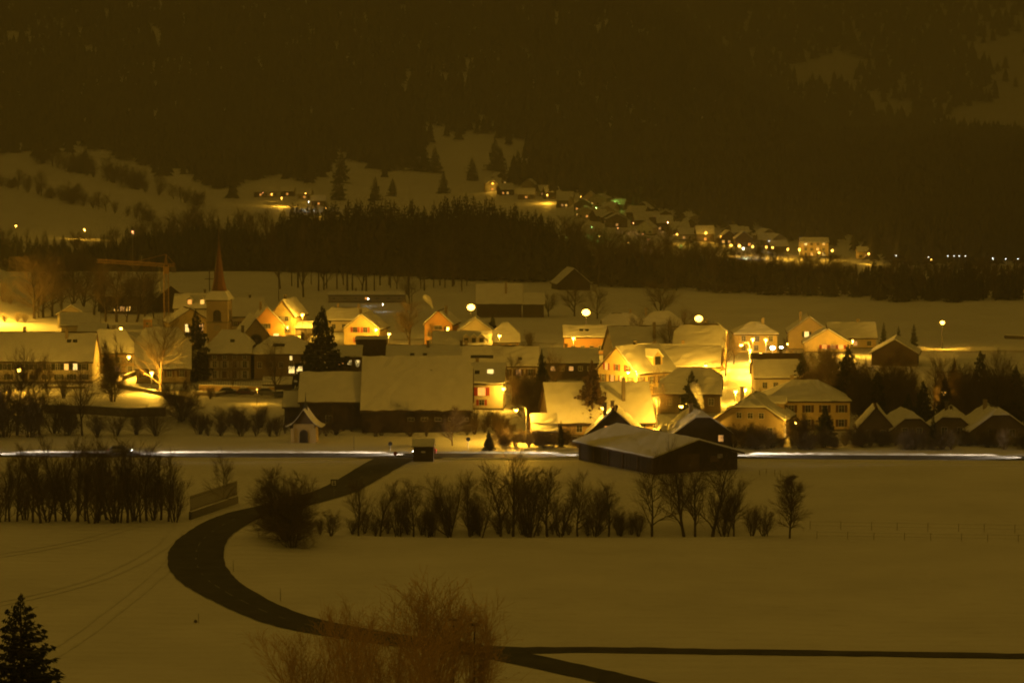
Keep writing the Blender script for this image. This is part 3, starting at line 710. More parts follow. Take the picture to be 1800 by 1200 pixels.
house('house', 'tall dim house under the right-hand tall lamp behind bare trees', 1184, 1272, 652, 612, 570, 12, -8, 'x', .6, 'ochre', [('F', 4, -.7, .7, 3.2, 1., 1.3, {}, None)], ((.2, .1),))
house('house', 'dark balcony house with a row of small lit windows in the centre', 942, 1050, 668, 637, 614, 10, 0, 'x', 1, 'dark', [('F', 6, -.75, .75, 2.6, .9, .9, {1: 'dim', 3: 'dim'}, None)], ((.0, .2),))
house('house', 'orange house behind a hedge beside the glowing porch lamp', 992, 1072, 624, 592, 574, 9, 0, 'x', 1, 'orange', [('F', 4, -.6, .6, 1.7, 1., 1.2, {}, None)], (), skylights=((-.25, .5, .9, .8, None), (.0, .5, .9, .8, None)))
house('barn', 'dark barn with broad snowy roof alone in the upper field', 838, 917, 558, 533, 501, 12, 0, 'x', 1, 'dark', (), ((.3, -.5),), cat='barn')
house('barn_annex', 'smaller wing at the right end of the upper field barn', 919, 956, 558, 534, 517, 8, 0, 'x', 1, 'dark', (), (), cat='barn')
house('chalet', 'dark chalet at the forest edge above the upper field', 980, 1038, 510, 498, 473, 10, 12, 'y', 1, 'dark', (), (), cat='chalet')
house('house', 'square hip-roofed house above the brightly lit street', 1292, 1366, 622, 587, 568, 10, 0, 'x', 0., 'yellow', [('F', 3, -.6, .7, 3.8, 1., 1.3, {}, None), ('F', 3, -.6, .6, 1.5, 1., 1.3, {}, None)], ((.4, .1),))
house('house', 'yellow gable house with two bright upper windows at the field edge', 1386, 1458, 615, 584, 558, 12, -4, 'y', 1, 'yellow', [('F', 2, -.12, .48, 4.0, 1.1, 1.3, {0: 'pale', 1: 'pale'}, DS), ('F', 1, -.1, 0, 1.9, 1.4, .8, {}, None)], ((-.2, .4),))
house('house', 'right wing of the yellow houses at the field edge', 1458, 1540, 613, 593, 569, 9, 0, 'x', 1, 'yellow', [('F', 3, -.5, .7, 1.4, 1., 1.1, {1: 'dim'}, None)], ((.3, .1),))
house('house', 'low yellow gable with three glowing windows in front of the yellow houses', 1414, 1494, 620, 603, 579, 8, -4, 'y', 1, 'yellow', [('F', 3, -.12, .6, 1.5, 1.2, .9, {0: 'red', 1: 'dim', 2: 'red'}, RS)], ())
house('barn', 'dark gabled barn right of the yellow houses', 1532, 1612, 643, 621, 598, 12, -10, 'y', 1, 'dark', (), (), cat='barn')
house('house', 'long house with patchy snow on its dark roof below the bright street', 1328, 1410, 690, 662, 622, 11, 0, 'x', 1, 'cream', [('F', 4, -.6, .8, 1.6, 1., 1.2, {}, None)], ((.2, .2),), bare=.28)
house('house', 'orange-brown half-hipped house with balcony near the main road', 1256, 1378, 772, 737, 698, 12, -14, 'y', .5, 'stone', [('F', 3, -.3, .35, 4.4, .9, 1., {}, None), ('F', 3, -.6, .6, 1.6, 1., 1.3, {}, None), ('R', 2, -.6, .0, 3.6, .8, 1.2, {0: 'red'}, None), ('R', 1, -.7, .0, 1.4, .7, 2.0, {0: 'pale'}, None)], ((.2, .4),), dormers=((.55, 2.2, 2., None),))
house('house', 'big pyramid-roofed house with one lit pale wall, right side', 1346, 1494, 757, 704, 671, 13, 0, 'x', 0., 'yellow', [('F', 5, -.8, .8, 4.2, 1., 1.3, {}, BS), ('F', 5, -.8, .8, 1.5, 1., 1.3, {}, BS)], ((-.3, .1),))
house('house', 'hip-roofed house behind a small spruce in front of the long yellow house', 1160, 1266, 727, 691, 649, 12, -5, 'x', (.3, .55), 'dusk', [('F', 4, -.7, .7, 2.4, 1., 1.3, {2: 'dim'}, None)], ())
house('house', 'dark gable house with smoke drifting above, right behind the near barn', 1182, 1288, 786, 763, 726, 10, 8, 'y', .75, 'dark', [('F', 1, .62, 0, 1.6, .9, 1.1, {0: 'dim'}, None)], ((.1, .2),))
RG = 'row of small houses at right along the main road'
house('house', 'leftmost of the small gabled houses along the road at right', 1510, 1570, 777, 750, 717, 9, -5, 'y', 1, 'dusk', [('F', 2, -.4, .4, 1.6, .9, 1.2, {}, None)], (), group=RG)
house('house', 'second of the small half-hipped houses along the road at right', 1566, 1640, 777, 755, 726, 9, 8, 'y', .6, 'dusk', [('F', 2, -.35, .35, 2., 1., 1.2, {}, None)], (), group=RG)
house('house', 'third of the small half-hipped houses along the road at right', 1632, 1712, 777, 754, 723, 10, -8, 'y', .6, 'dusk', [('F', 2, -.3, .4, 2., 1., 1.4, {}, None)], ((.2, .2),), group=RG)
house('house', 'rightmost small house along the road, cut by the photo edge', 1704, 1812, 781, 758, 720, 10, 6, 'y', .7, 'dusk', [('F', 2, -.3, .4, 2., 1., 1.4, {}, None)], ((.3, .2),), group=RG)
house('house', 'wide dim roof among dark trees at the right edge', 1688, 1796, 694, 668, 633, 11, 0, 'x', (1, .7), 'dusk', (), ((-.1, .1),))
house('long_hut', 'long flat white hut with small windows at the edge of the wood', 577, 712, 532, 519, 514, 8, 0, 'x', 1, 'grey', [('F', 7, -.85, .85, 1.4, 1.0, .6, {3: 'red'}, None)], ((-.3, .1),), cat='hut', over=.3)
house('garage', 'low flat garage with dim snow roof left of the wide dark spruce', 508, 548, 590, 577, 567, 7, 0, 'x', 1, 'grey', (), (), cat='garage', over=.3)
house('garage', 'small shed roof beside the parked cars', 462, 512, 686, 676, 664, 5, 0, 'x', 1, 'dark', (), (), cat='shed', over=.3)

def nave():
    root, Wd, D, wh, rise = house('church_nave', 'stone church nave with round rose window right of the tower', 418, 483, 645, 601, 561, 18, 10, 'y', 1, 'stone', (), (), cat='church', over=.35)
    R = MB(); n = 16; zc = wh + .5; y = -D / 2
    for k in range(n):
        a, b = 2 * math.pi * k / n, 2 * math.pi * (k + 1) / n
        for r0, r1 in ((1.25, 1.5),):
            R.quad((r0 * math.cos(a), y - .12, zc + r0 * math.sin(a)), (r0 * math.cos(b), y - .12, zc + r0 * math.sin(b)), (r1 * math.cos(b), y - .12, zc + r1 * math.sin(b)), (r1 * math.cos(a), y - .12, zc + r1 * math.sin(a)))
            R.quad((r1 * math.cos(a), y - .12, zc + r1 * math.sin(a)), (r1 * math.cos(b), y - .12, zc + r1 * math.sin(b)), (r1 * math.cos(b), y, zc + r1 * math.sin(b)), (r1 * math.cos(a), y, zc + r1 * math.sin(a)))
    for k in range(6):
        a = math.pi * k / 6; R.tube([(-1.25 * math.cos(a), y - .1, zc - 1.25 * math.sin(a)), (1.25 * math.cos(a), y - .1, zc + 1.25 * math.sin(a))], .05, 4)
    rw = R.build('rose_window', M_STONE, root)
    P = MB(); P.poly([(1.25 * math.cos(2 * math.pi * k / n), y - .05, zc + 1.25 * math.sin(2 * math.pi * k / n)) for k in range(n)]); P.build('pane', M_GLASS, rw)
    B = MB(); B.box(-Wd / 2 - .1, -Wd / 2 + .8, y - .8, y - .1, -.5, wh + .4); B.build('buttress', M_STONE, root)
nave()
def church_tower():
    g = ground(384, 604); s = F / g.y; w = 38 / s
    z = lambda row: xz_at(384, row, g.y + w / 2)[1] - g.z
    t = thing('church_tower', 'square church tower with arched belfry opening and slender red spire', 'church tower', (g.x, g.y + w / 2, g.z), math.radians(-6))
    zt = z(526); b = MB(); b.box(-w / 2, w / 2, -w / 2, w / 2, -.6, zt); b.build('wall', WALLS['stone'], t)
    c = MB(); c.box(-w / 2 - .15, w / 2 + .15, -w / 2 - .15, w / 2 + .15, zt - .35, zt); c.box(-w / 2 - .08, w / 2 + .08, -w / 2 - .08, w / 2 + .08, z(566), z(566) + .25); c.build('cornice', M_STONE, t)
    sk = MB(); e = w / 2 + .45; i = w * .36; z1, z2 = zt + .005, z(512)
    for k in range(4):
        q = [(-e, -e), (e, -e), (e, e), (-e, e)]; r = [(-i, -i), (i, -i), (i, i), (-i, i)]; k2 = (k + 1) % 4
        sk.slab((*q[k], z1), (*q[k2], z1), (*r[k2], z2), (*r[k], z2), .2, 4, 3, .2, random.Random(k))
    sk.build('skirt_roof', M_SNOW, t)
    sp = MB(); zt1, zt2, zt3 = z(514), z(458), z(402)
    rad = [(w * .40, z2 - .3), (w * .345, z2 + .6), (w * .24, z(488)), (w * .13, zt2), (.16, z(430)), (.05, zt3)]
    sp.lathe(rad, 8); sp.build('spire', M_COPPER, t)
    cr = MB(); cr.tube([(0, 0, zt3 - .3), (0, 0, zt3 + 1.6)], .05, 5); cr.tube([(-.5, 0, zt3 + 1.), (.5, 0, zt3 + 1.)], .05, 5); cr.build('cross', M_DARKMETAL, t)
    # belfry opening
    for k in range(4):
        a = MB(); zc = z(556); hh = 1.9; hw = 1.05
        pts = [(-hw, -w / 2 - .02, zc - hh * .55), (hw, -w / 2 - .02, zc - hh * .55)] + [(hw * math.cos(q), -w / 2 - .02, zc + hh * .45 + hw * math.sin(q)) for q in [math.pi * j / 10 for j in range(11)]]
        a.poly(pts); o = a.build('belfry_opening', M_GLASS, t); o.rotation_euler = (0, 0, k * math.pi / 2)
        lv = MB()
        for j in range(6): lv.box(-hw, hw, -w / 2 - .14, -w / 2 - .03, zc - hh * .5 + j * .42, zc - hh * .5 + j * .42 + .1)
        lv.box(-.06, .06, -w / 2 - .16, -w / 2 - .141, zc - hh * .55, zc + hh * .45 + hw * .9)
        lv.box(-hw - .2, hw + .2, -w / 2 - .2, -w / 2 - .001, zc - hh * .55 - .22, zc - hh * .55 - .01)
        lo = lv.build('louvre', M_STONE, o)
    ck = MB(); ck.lathe([(0.01, 0), (.9, 0), (.9, .08), (.8, .1), (0.01, .1)], 20)
    co = ck.build('clock_face', WALLS['grey'], t); co.rotation_euler = (math.pi / 2, 0, 0); co.location = (0, -w / 2 - .003, z(575))
church_tower()
def turret():
    g = ground(260, 604); s = F / g.y; t = thing('round_tower', 'small round lamplit tower with flat snowy cap left of the church', 'tower', (g.x, g.y, g.z))
    zt = xz_at(260, 561, g.y)[1] - g.z
    b = MB(); b.lathe([(1.15, -.5), (1.15, zt)], 20); b.build('wall', WALLS['orange'], t, True)
    c = MB(); c.lathe([(1.35, zt), (1.35, zt + .3), (.5, zt + .8), (.02, zt + .9)], 20); c.build('snow_cap', M_SNOW, t, True)
    p = MB(); p.box(-.3, .3, -1.2, -1.1, zt - 1.4, zt - .7); p.build('window', M_GLASS, t)
turret()
def block():
    g = ground(652, 644); s = F / g.y; w = 54 / s; h = (644 - 596) / s
    t = thing('garage_block', 'dark flat-roofed block below the red-shuttered house', 'garage', (g.x, g.y + 4, g.z))
    b = MB(); b.box(-w / 2, w / 2, -4, 4, -.5, h); b.build('wall', M_DARKWOOD, t)
    b = MB(); b.slab((-w / 2 - .2, -4.2, h), (w / 2 + .2, -4.2, h), (w / 2 + .2, 4.2, h), (-w / 2 - .2, 4.2, h), .2, 6, 6, .2, RNG); b.build('snow_cover', M_SNOW, t)
    b = MB(); b.box(-w * .3, w * .1, -4.06, -4.0, 0, 2.3); b.build('garage_door', M_DARKMETAL, t)
block()

# the dark barn by the main road
def near_barn():
    g = ground(1150, 834); th = math.radians(28); Wb, Db, wh, rise = 16.3, 25.5, 3.1, 2.35
    X = g.x + math.cos(th) * Wb / 2 - math.sin(th) * Db / 2; Y = g.y + math.sin(th) * Wb / 2 + math.cos(th) * Db / 2
    t = thing('barn', 'big dark wooden barn with shallow snowy roof beside the main road', 'barn', (X, Y, hz(X, Y)), th)
    b = MB(); b.box(-Wb / 2 + .12, Wb / 2 - .12, -Db / 2 + .12, Db / 2 - .12, -.8, wh - .1)
    for sg in (-1, 1):
        y = sg * (Db / 2 - .12); b.poly([(-Wb / 2 + .12, y, wh - .1), (Wb / 2 - .12, y, wh - .1), (0, y, wh + rise - .15)])
    b.build('wall', M_DARKWOOD, t)
    # boards: one mesh shared by all, each its own piece
    def board(hh, key, cache={}):
        k = round(hh, 2)
        if k not in cache:
            m = MB(); m.box(-.27, .27, -.03, .05, -.6, k); cache[k] = m.mesh('plank', M_DARKWOOD)
        return cache[k]
    rng = random.Random(3); n = 27
    for i in range(n):
        x = -Wb / 2 + .3 + i * (Wb - .6) / (n - 1); top = wh + rise * (1 - abs(x) / (Wb / 2)) - .25
        if abs(x + 1.5) < 2.2: continue
        put('plank', board(top, 0), t, (x, -Db / 2 + .07 + rng.uniform(-.02, .02), 0))
    for i in range(42):
        y = -Db / 2 + .35 + i * (Db - .7) / 41
        put('plank', board(wh - .2, 0), t, (-Wb / 2 + .07 + rng.uniform(-.02, .02), y, 0), math.pi / 2)
    for i in range(6):
        m = MB(); m.box(-.1, .1, -.1, .1, -.6, wh - .1)
        put('post', m.mesh('post', M_WOOD), t, (-Wb / 2 - .06, -Db / 2 + .4 + i * (Db - .8) / 5, 0))
    m = MB(); m.box(-2.1, 2.1, -.03, .05, -.3, 3.2); m.box(-2.1, 2.1, -.08, -.03, 2.9, 3.1); m.box(-2.1, 2.1, -.08, -.03, .4, .6); m.box(-.05, .05, -.08, -.03, .6, 2.9)
    d = put('door', m.mesh('door', M_WOOD), t, (-1.5, -Db / 2 + .02, 0))
    hb = MB(); hb.box(.15, .25, -.16, -.08, 1.2, 1.5); hb.build('handle', M_METAL, d)
    m = MB(); m.box(-.9, .9, -.05, .05, -.5, .5); put('hatch', m.mesh('hatch', M_WOOD), t, (3.6, -Db / 2 + .0, 2.2))
    m = MB(); m.box(-.5, .5, -.06, .05, -.35, .35); put('notice_board', m.mesh('notice_board', WALLS['grey']), t, (4.6, -Db / 2 - .04, 2.6))
    R = MB(); o = .9; k = rise / (Wb / 2)
    for rows in roof_rows(Db, Wb / 2, wh, rise, (1, 1), .8, .9, 1, 1): rows_slab(R, rows, .18, 1, .0)
    rf = turn(R, 'y').build('roof', M_TILE, t)
    S = MB()
    for rows in roof_rows(Db, Wb / 2, wh, rise, (1, 1), .75, .85, 1, 7): rows_slab(S, rows, .26, 18, .182, .2, rng)
    turn(S, 'y').build('snow_cover', M_SNOW, rf)
    G = MB()
    for sg in (-1, 1): G.slab((sg * (Wb / 2 + .8), -Db / 2 - .98, wh - k * .8 - .15), (sg * (Wb / 2 + .8), -Db / 2 - .90, wh - k * .8 - .15), (0, -Db / 2 - .90, wh + rise - .15), (0, -Db / 2 - .98, wh + rise - .15), .3)
    G.build('bargeboard', M_DARKWOOD, t)
near_barn()
def wayside_chapel():
    g = ground(536, 778); s = F / g.y; w = 40 / s; t = thing('wayside_chapel', 'tiny white wayside chapel with bell-cast snowy roof and arched doorway', 'chapel', (g.x, g.y + w / 2, g.z), math.radians(-6))
    wh = 3.4; q = []
    b = MB(); f0, f1 = w / 2, w / 2 * .93     # walls lean in a little
    P0 = [(-f0, -f0, -.4), (f0, -f0, -.4), (f0, f0, -.4), (-f0, f0, -.4)]; P1 = [(-f1, -f1, wh), (f1, -f1, wh), (f1, f1, wh), (-f1, f1, wh)]
    for k in range(4): b.quad(P0[k], P0[(k + 1) % 4], P1[(k + 1) % 4], P1[k])
    b.poly([(-f1, f1, wh), (f1, f1, wh), (0, f1, wh + 1.5)])
    b.build('wall', WALLS['yellow'], t)
    for sg in (-1, 1):
        p = MB(); p.box(sg * f0 - .28, sg * f0 + .28, -f0 - .25, -f0 + .4, -.4, 2.6); p.build('buttress', WALLS['yellow'], t)
    a = MB(); hw = .72; y = -f0 - .02
    pts = [(-hw, y, .0), (hw, y, .0)] + [(hw * math.cos(v), y + .08, 1.6 + hw * math.sin(v)) for v in [math.pi * j / 12 for j in range(13)]]
    a.poly(pts); dr = a.build('doorway', M_DARKWOOD, t)
    fr = MB()
    ar = [(-hw, y, 0), (-hw, y + .04, 1.6)] + [(-hw * math.cos(v), y + .06, 1.6 + hw * math.sin(v)) for v in [math.pi * j / 10 for j in range(1, 10)]] + [(hw, y + .04, 1.6), (hw, y, 0)]
    fr.tube(ar, .10, 5); fr.build('arch', M_STONE, dr)
    gr = MB()
    for k in range(5): gr.tube([(-.5 + k * .25, y - .03, 0), (-.5 + k * .25, y + .05, 1.9)], .025, 4)
    gr.build('grille', M_DARKMETAL, dr)
    # bell-cast gable roof: swept eaves
    rr = MB(); sn = MB(); prof = [(1.72, -.66), (1.36, -.42), (1.05, -.02), (.74, .60), (.40, 1.45), (0., 2.55)]
    for nm, lift in ((rr, 0), (sn, .12)):
        for k in range(len(prof) - 1):
            (r0, z0), (r1, z1) = prof[k], prof[k + 1]; y0, y1 = -f1 * 1.28, f1 * 1.2
            for sg in (-1, 1): nm.slab((sg * r0 * f1, y0, wh + z0), (sg * r0 * f1, y1, wh + z0), (sg * r1 * f1, y1, wh + z1), (sg * r1 * f1, y0, wh + z1), .1 if nm is rr else .15, 5, 1, 0 if nm is rr else .25, RNG, lift)
    rf = rr.build('roof', M_TILE, t); sn.build('snow_cover', M_SNOW, rf)
    gb = MB(); gb.poly([(-f1 * .98, -f1 * 1.02, wh + .1), (f1 * .98, -f1 * 1.02, wh + .1), (f1 * .80, -f1 * 1.02, wh + .42), (f1 * .44, -f1 * 1.02, wh + 1.28), (0, -f1 * 1.02, wh + 2.4), (-f1 * .44, -f1 * 1.02, wh + 1.28), (-f1 * .80, -f1 * 1.02, wh + .42)])
    gb.build('gable_boards', M_WOOD, t)  # dark wood colour stands for the shadow on the gable front
    fi = MB(); fi.lathe([(.42, -.1), (.40, .5), (.52, .62), (.22, 1.1), (.12, 1.5), (.05, 2.6), (.02, 3.3)], 10, (0, 0, wh + 2.35)); fi.build('finial', M_DARKMETAL, t, True)
wayside_chapel()
def road_hut():
    g = ground(744, 811); t = thing('hut', 'small dark wooden bus shelter hut with snowy roof at the road junction', 'hut', (g.x, g.y + 1.4, g.z))
    b = MB(); b.box(-1.75, 1.75, -1.3, 1.3, -.3, 2.6); b.build('wall', M_DARKWOOD, t)
    b = MB(); b.slab((-1.98, -1.6, 2.45), (1.98, -1.6, 2.45), (1.98, 0, 3.45), (-1.98, 0, 3.45), .12); b.slab((-1.98, 1.6, 2.45), (1.98, 1.6, 2.45), (1.98, 0, 3.45), (-1.98, 0, 3.45), .12)
    rf = b.build('roof', M_TILE, t)
    b = MB(); b.slab((-1.95, -1.57, 2.6), (1.95, -1.57, 2.6), (1.95, 0, 3.6), (-1.95, 0, 3.6), .22, 6, 4, .25, RNG); b.slab((-1.95, 1.57, 2.6), (1.95, 1.57, 2.6), (1.95, 0, 3.6), (-1.95, 0, 3.6), .22, 6, 4, .25, RNG)
    b.build('snow_cover', M_SNOW, rf)
    b = MB(); b.box(-.35, .35, -1.34, -1.3, 1.5, 1.8); b.build('plate', M_FRAME, t)
    for sg in (-1, 1):
        b = MB(); b.poly([(sg * 1.75, -1.3, 2.6), (sg * 1.75, 1.3, 2.6), (sg * 1.75, 0, 3.4)]); b.build('gable', M_DARKWOOD, t)
road_hut()

# ------------------------------------------------------------------ street lamps
def head_mesh(r, m, cache={}):
    k = (round(r, 2), m.name)
    if k not in cache:
        b = MB(); b.lathe([(.02, -r * .8), (r * .6, -r * .66), (r * .95, -r * .25), (r, .05), (r * .8, r * .5), (r * .3, r * .75), (.02, r * .8)], 12); cache[k] = b.mesh('lamp_globe', m, True)
    return cache[k]
def lamp(px, py, label, h=6., kind='post', glow='sodium', power=300., r=.30, base=None, arm=1, group='street lamps of the village', name='street_lamp', light=True):
    if base is None: base = (py - 200 * h / H) / (1 - h / H)
    g = ground(px, base)
    x, z = xz_at(px, py, g.y); hh = z - g.z
    t = thing(name, label, 'street lamp', (g.x, g.y, g.z), 0, group)
    p = MB()
    if kind == 'arm':
        ax = 1.9 * arm; P = [(ax, 0, -.4), (ax, 0, hh * .55), (ax, 0, hh * .9), (ax * .88, 0, hh + .28), (ax * .55, 0, hh + .42), (0, 0, hh + .28)]
        p.tube(P, [.11, .09, .07, .06, .05, .045], 7)
        c = MB(); c.lathe([(.5, .05), (.42, .25), (.06, .36)], 10, (0, 0, hh)); c.build('lamp_hood', M_DARKMETAL, t)
    elif kind == 'mast':
        p.tube([(0, 0, -.4), (0, 0, hh * .5), (0, 0, hh - r * .8)], [.20, .16, .12], 8)
        c = MB(); c.box(-.5, .5, -.35, .35, hh + r * .8, hh + r * .8 + .15); c.build('lamp_hood', M_DARKMETAL, t)
    else:
        p.tube([(0, 0, -.4), (0, 0, .8), (0, 0, hh - r * .8)], [.10, .07, .05], 7)
        c = MB(); c.lathe([(r * .75, r * .62), (r * .5, r * .95), (.03, r * 1.1)], 10, (0, 0, hh)); c.build('lamp_hood', M_DARKMETAL, t)
    p.build('pole', M_METAL, t)
    put('lamp_globe', head_mesh(r, M_GLOW[glow]), t, (0, 0, hh))
    if light and power > 0:
        ld = bpy.data.lights.new('lamp_light', 'POINT'); ld.energy = power * 17.0; ld.color = LCOL[glow]; ld.shadow_soft_size = .12
        lo = bpy.data.objects.new('lamp_light', ld); COL.objects.link(lo); lo.parent = t; lo.location = (0, -.02, hh - r - .2)
    return t
lamp(828, 540, 'left of the tall lamp masts, standing in front of the upper field barn', 11, 'mast', power=1000, r=1.05, base=590)  # mast globes are oversized, taking in the glow halo round each lamp
lamp(1030, 549, 'middle tall lamp mast above the orange house', 11, 'mast', power=1000, r=1.05, base=606)
lamp(1228, 560, 'right-hand of the three close tall lamp masts, above the dim tall house', 11, 'mast', power=1000, r=1.05, base=604)
lamp(1656, 567, 'lone tall lamp mast at the far right beside the snow-banked lane', 6.5, 'mast', power=4000, r=.6, base=613)
LS = [(227, 627, 'lane lamp in front of the small hip-roofed house, left of the village', 5, 900, 'post', 1), (267, 655, 'lane lamp under the lit bare tree, left of the tall spruce', 4.5, 800, 'post', 1),
      (213, 577, 'round lamp glowing behind the bare tree at the left lane', 6, 250, 'post', 1), (34, 650, 'lamp before the long farmhouse at the left edge', 5, 700, 'post', 1),
      (532, 553, 'round lamp between the yellow gable house and the wide dark spruce', 6, 900, 'post', 1), (661, 579, 'lamp at the right corner of the red-shuttered house', 5, 1600, 'post', 1),
      (684, 587, 'small lamp just right of the flagpole by the red-shuttered house', 5, 250, 'post', 1), (787, 577, 'lamp before the ochre gable house with smoking chimney', 6, 500, 'post', 1),
      (878, 590, 'lamp right of the little dark conifer', 5.5, 500, 'post', 1), (1008, 594, 'lamp by the orange house porch', 5, 600, 'post', 1),
      (907, 719, 'curved-arm lamp left of the small lean-to', 6.2, 700, 'arm', 1), (1060, 716, 'curved-arm lamp lighting the big snowy roof, centre right', 6, 150, 'arm', 1),
      (1197, 713, 'curved-arm lamp below the small spruce, right of the lit roof', 6, 700, 'arm', 1), (1104, 653, 'lamp before the large yellow house', 6, 1300, 'arm', 1),
      (1240, 641, 'lamp at the right end of the long yellow-lit house', 5, 350, 'arm', 1), (1303, 605, 'leftmost lamp of the cluster over the brightly lit street', 6, 1100, 'arm', 1),
      (1323, 596, 'upper left lamp in the cluster before the hip-roofed house', 6, 800, 'post', 1), (1346, 597, 'upper right lamp in the cluster before the hip-roofed house', 6, 800, 'post', 1),
      (1318, 615, 'middle lamp of the cluster over the brightly lit street', 5, 1100, 'post', 1), (1337, 622, 'lower lamp of the cluster beside the patchy dark roof', 5, 1200, 'post', 1),
      (1320, 634, 'lowest lamp in the bright street between the roofs', 4, 1200, 'post', 1), (885, 683, 'small lamp behind the cream house with red shutters', 4.5, 200, 'post', 1),
      (1658, 691, 'lone dim lamp among the dark trees at right', 5, 120, 'post', 1), (1293, 688, 'lamp at the lower end of the bright street', 3, 900, 'post', 1), (1310, 684, 'second low lamp at the lower end of the bright street', 3, 700, 'post', 1)]
for x, y, lb, h, pw, kd, ar in LS:
    lamp(x, y, lb, h, kd, power=pw, r=.42, arm=ar)
lamp(1137, 705, 'curved-arm lamp with shielded head at the right corner of the big lit roof', 5.5, 'arm', power=650, r=.14, arm=1)
lamp(1358, 611, 'larger of two white lamps on the wall right of the bright street', 4, 'post', 'white', 50, .55)
lamp(1373, 611, 'smaller of two white lamps on the wall right of the bright street', 4, 'post', 'white', 25, .40)
lamp(-14, 512, 'lamp at the left edge lighting the snowy slope', 9, 'post', 'sodium', 6000, .4)
lamp(647, 525, 'left of two tiny white lamps before the long flat hut', 2.2, 'post', 'white', 2, .16)
lamp(673, 535, 'right of two tiny white lamps before the long flat hut', 2.2, 'post', 'white', 2, .16)
lamp(1188, 655, 'lamp standing in the yard between the two yellow houses', 4, 'post', power=450, r=.3)
lamp(506, 574, 'low lamp in front of the orange gable house', 4.5, 'post', power=350, r=.22)
lamp(975, 612, 'yard lamp behind the dark balcony house', 3.5, 'post', power=500, r=.3)
lamp(1498, 598, 'yard lamp at the right wing of the yellow houses', 4, 'post', power=600, r=.2)
lamp(1384, 604, 'yard lamp left of the yellow gable house', 4, 'post', power=350, r=.2)
lamp(1398, 742, 'porch lamp of the house with pyramid roof', 3.5, 'post', power=260, r=.16)
lamp(452, 684, 'low lamp behind the parked cars by the cream wall', 3, 'post', power=60, r=.12)

# ------------------------------------------------------------------ cars
CARMESH = {}
def car_mesh(col):
    if col in CARMESH: return CARMESH[col]
    paint = mat('car_paint', col, .35, .05, 2., spec=.5)
    st = [(-2.1, .45, .78, .60), (-1.98, .30, .96, .80), (-1.2, .25, .97, .86), (0, .25, .94, .87), (.9, .25, .93, .86), (1.55, .28, .82, .83), (1.98, .34, .70, .74), (2.1, .42, .60, .56)]
    b = MB()
    def ring(s):
        x, z0, z1, w = s; return [(x, -w * .9, z0), (x, w * .9, z0), (x, w, (z0 + z1) / 2), (x, w * .9, z1), (x, -w * .9, z1), (x, -w, (z0 + z1) / 2)]
    R = [ring(s) for s in st]
    for p, q in zip(R[:-1], R[1:]):
        for k in range(6): b.quad(p[k], p[(k + 1) % 6], q[(k + 1) % 6], q[k])
    b.poly(R[0][::-1]); b.poly(R[-1]); body = b.mesh('body', paint, False)
    g = MB(); lo = [(-1.75, -.78), (1.0, -.78), (1.0, .78), (-1.75, .78)]; hi = [(-1.25, -.6), (.15, -.6), (.15, .6), (-1.25, .6)]
    for k in range(4): g.quad((*lo[k], .93), (*lo[(k + 1) % 4], .93), (*hi[(k + 1) % 4], 1.43), (*hi[k], 1.43))
    glass = g.mesh('cabin_glass', M_GLASS)
    r = MB(); r.slab((-1.3, -.64, 1.43), (.2, -.64, 1.43), (.2, .64, 1.43), (-1.3, .64, 1.43), .06)
    for k in range(4): r.tube([(lo[k][0], lo[k][1], .93), (hi[k][0], hi[k][1], 1.45)], .05, 4)
    r.tube([(-.45, -.79, .93), (-.5, -.61, 1.45)], .04, 4); r.tube([(-.45, .79, .93), (-.5, .61, 1.45)], .04, 4)
    roof = r.mesh('roof_panel', paint)
    w = MB(); w.lathe([(.20, -.1), (.31, -.09), (.32, 0), (.31, .09), (.20, .1)], 16); wheel = w.mesh('tyre', mat('tyre_rubber', (.02, .02, .02), .9) if 'tyre_rubber' not in MATS else MATS['tyre_rubber'], True)
    m = MB(); m.lathe([(.01, .07), (.2, .1), (.2, -.1), (.01, -.07)], 12); rim = m.mesh('rim', M_METAL)
    hl = MB(); hl.lathe([(.01, .06), (.09, .04), (.12, 0), (.12, -.03)], 10); head = {k: hl.mesh('headlight', M_GLOW['head'] if k else M_METAL) for k in (0, 1)}
    tl = MB(); tl.box(-.03, .03, -.14, .14, -.08, .08); tail = {k: tl.mesh('taillight', M_GLOW['tail'] if k else M_REDSHUT) for k in (0, 1)}
    sn = MB(); sn.slab((-1.28, -.62, 1.49), (.18, -.62, 1.49), (.18, .62, 1.49), (-1.28, .62, 1.49), .16, 5, 4, .3, RNG); sn.slab((1.05, -.7, .93), (1.8, -.7, .78), (1.8, .7, .78), (1.05, .7, .93), .12, 4, 4, .3, RNG)
    snow = sn.mesh('snow_cover', M_SNOW)
    CARMESH[col] = (body, glass, roof, wheel, rim, head, tail, snow); return CARMESH[col]
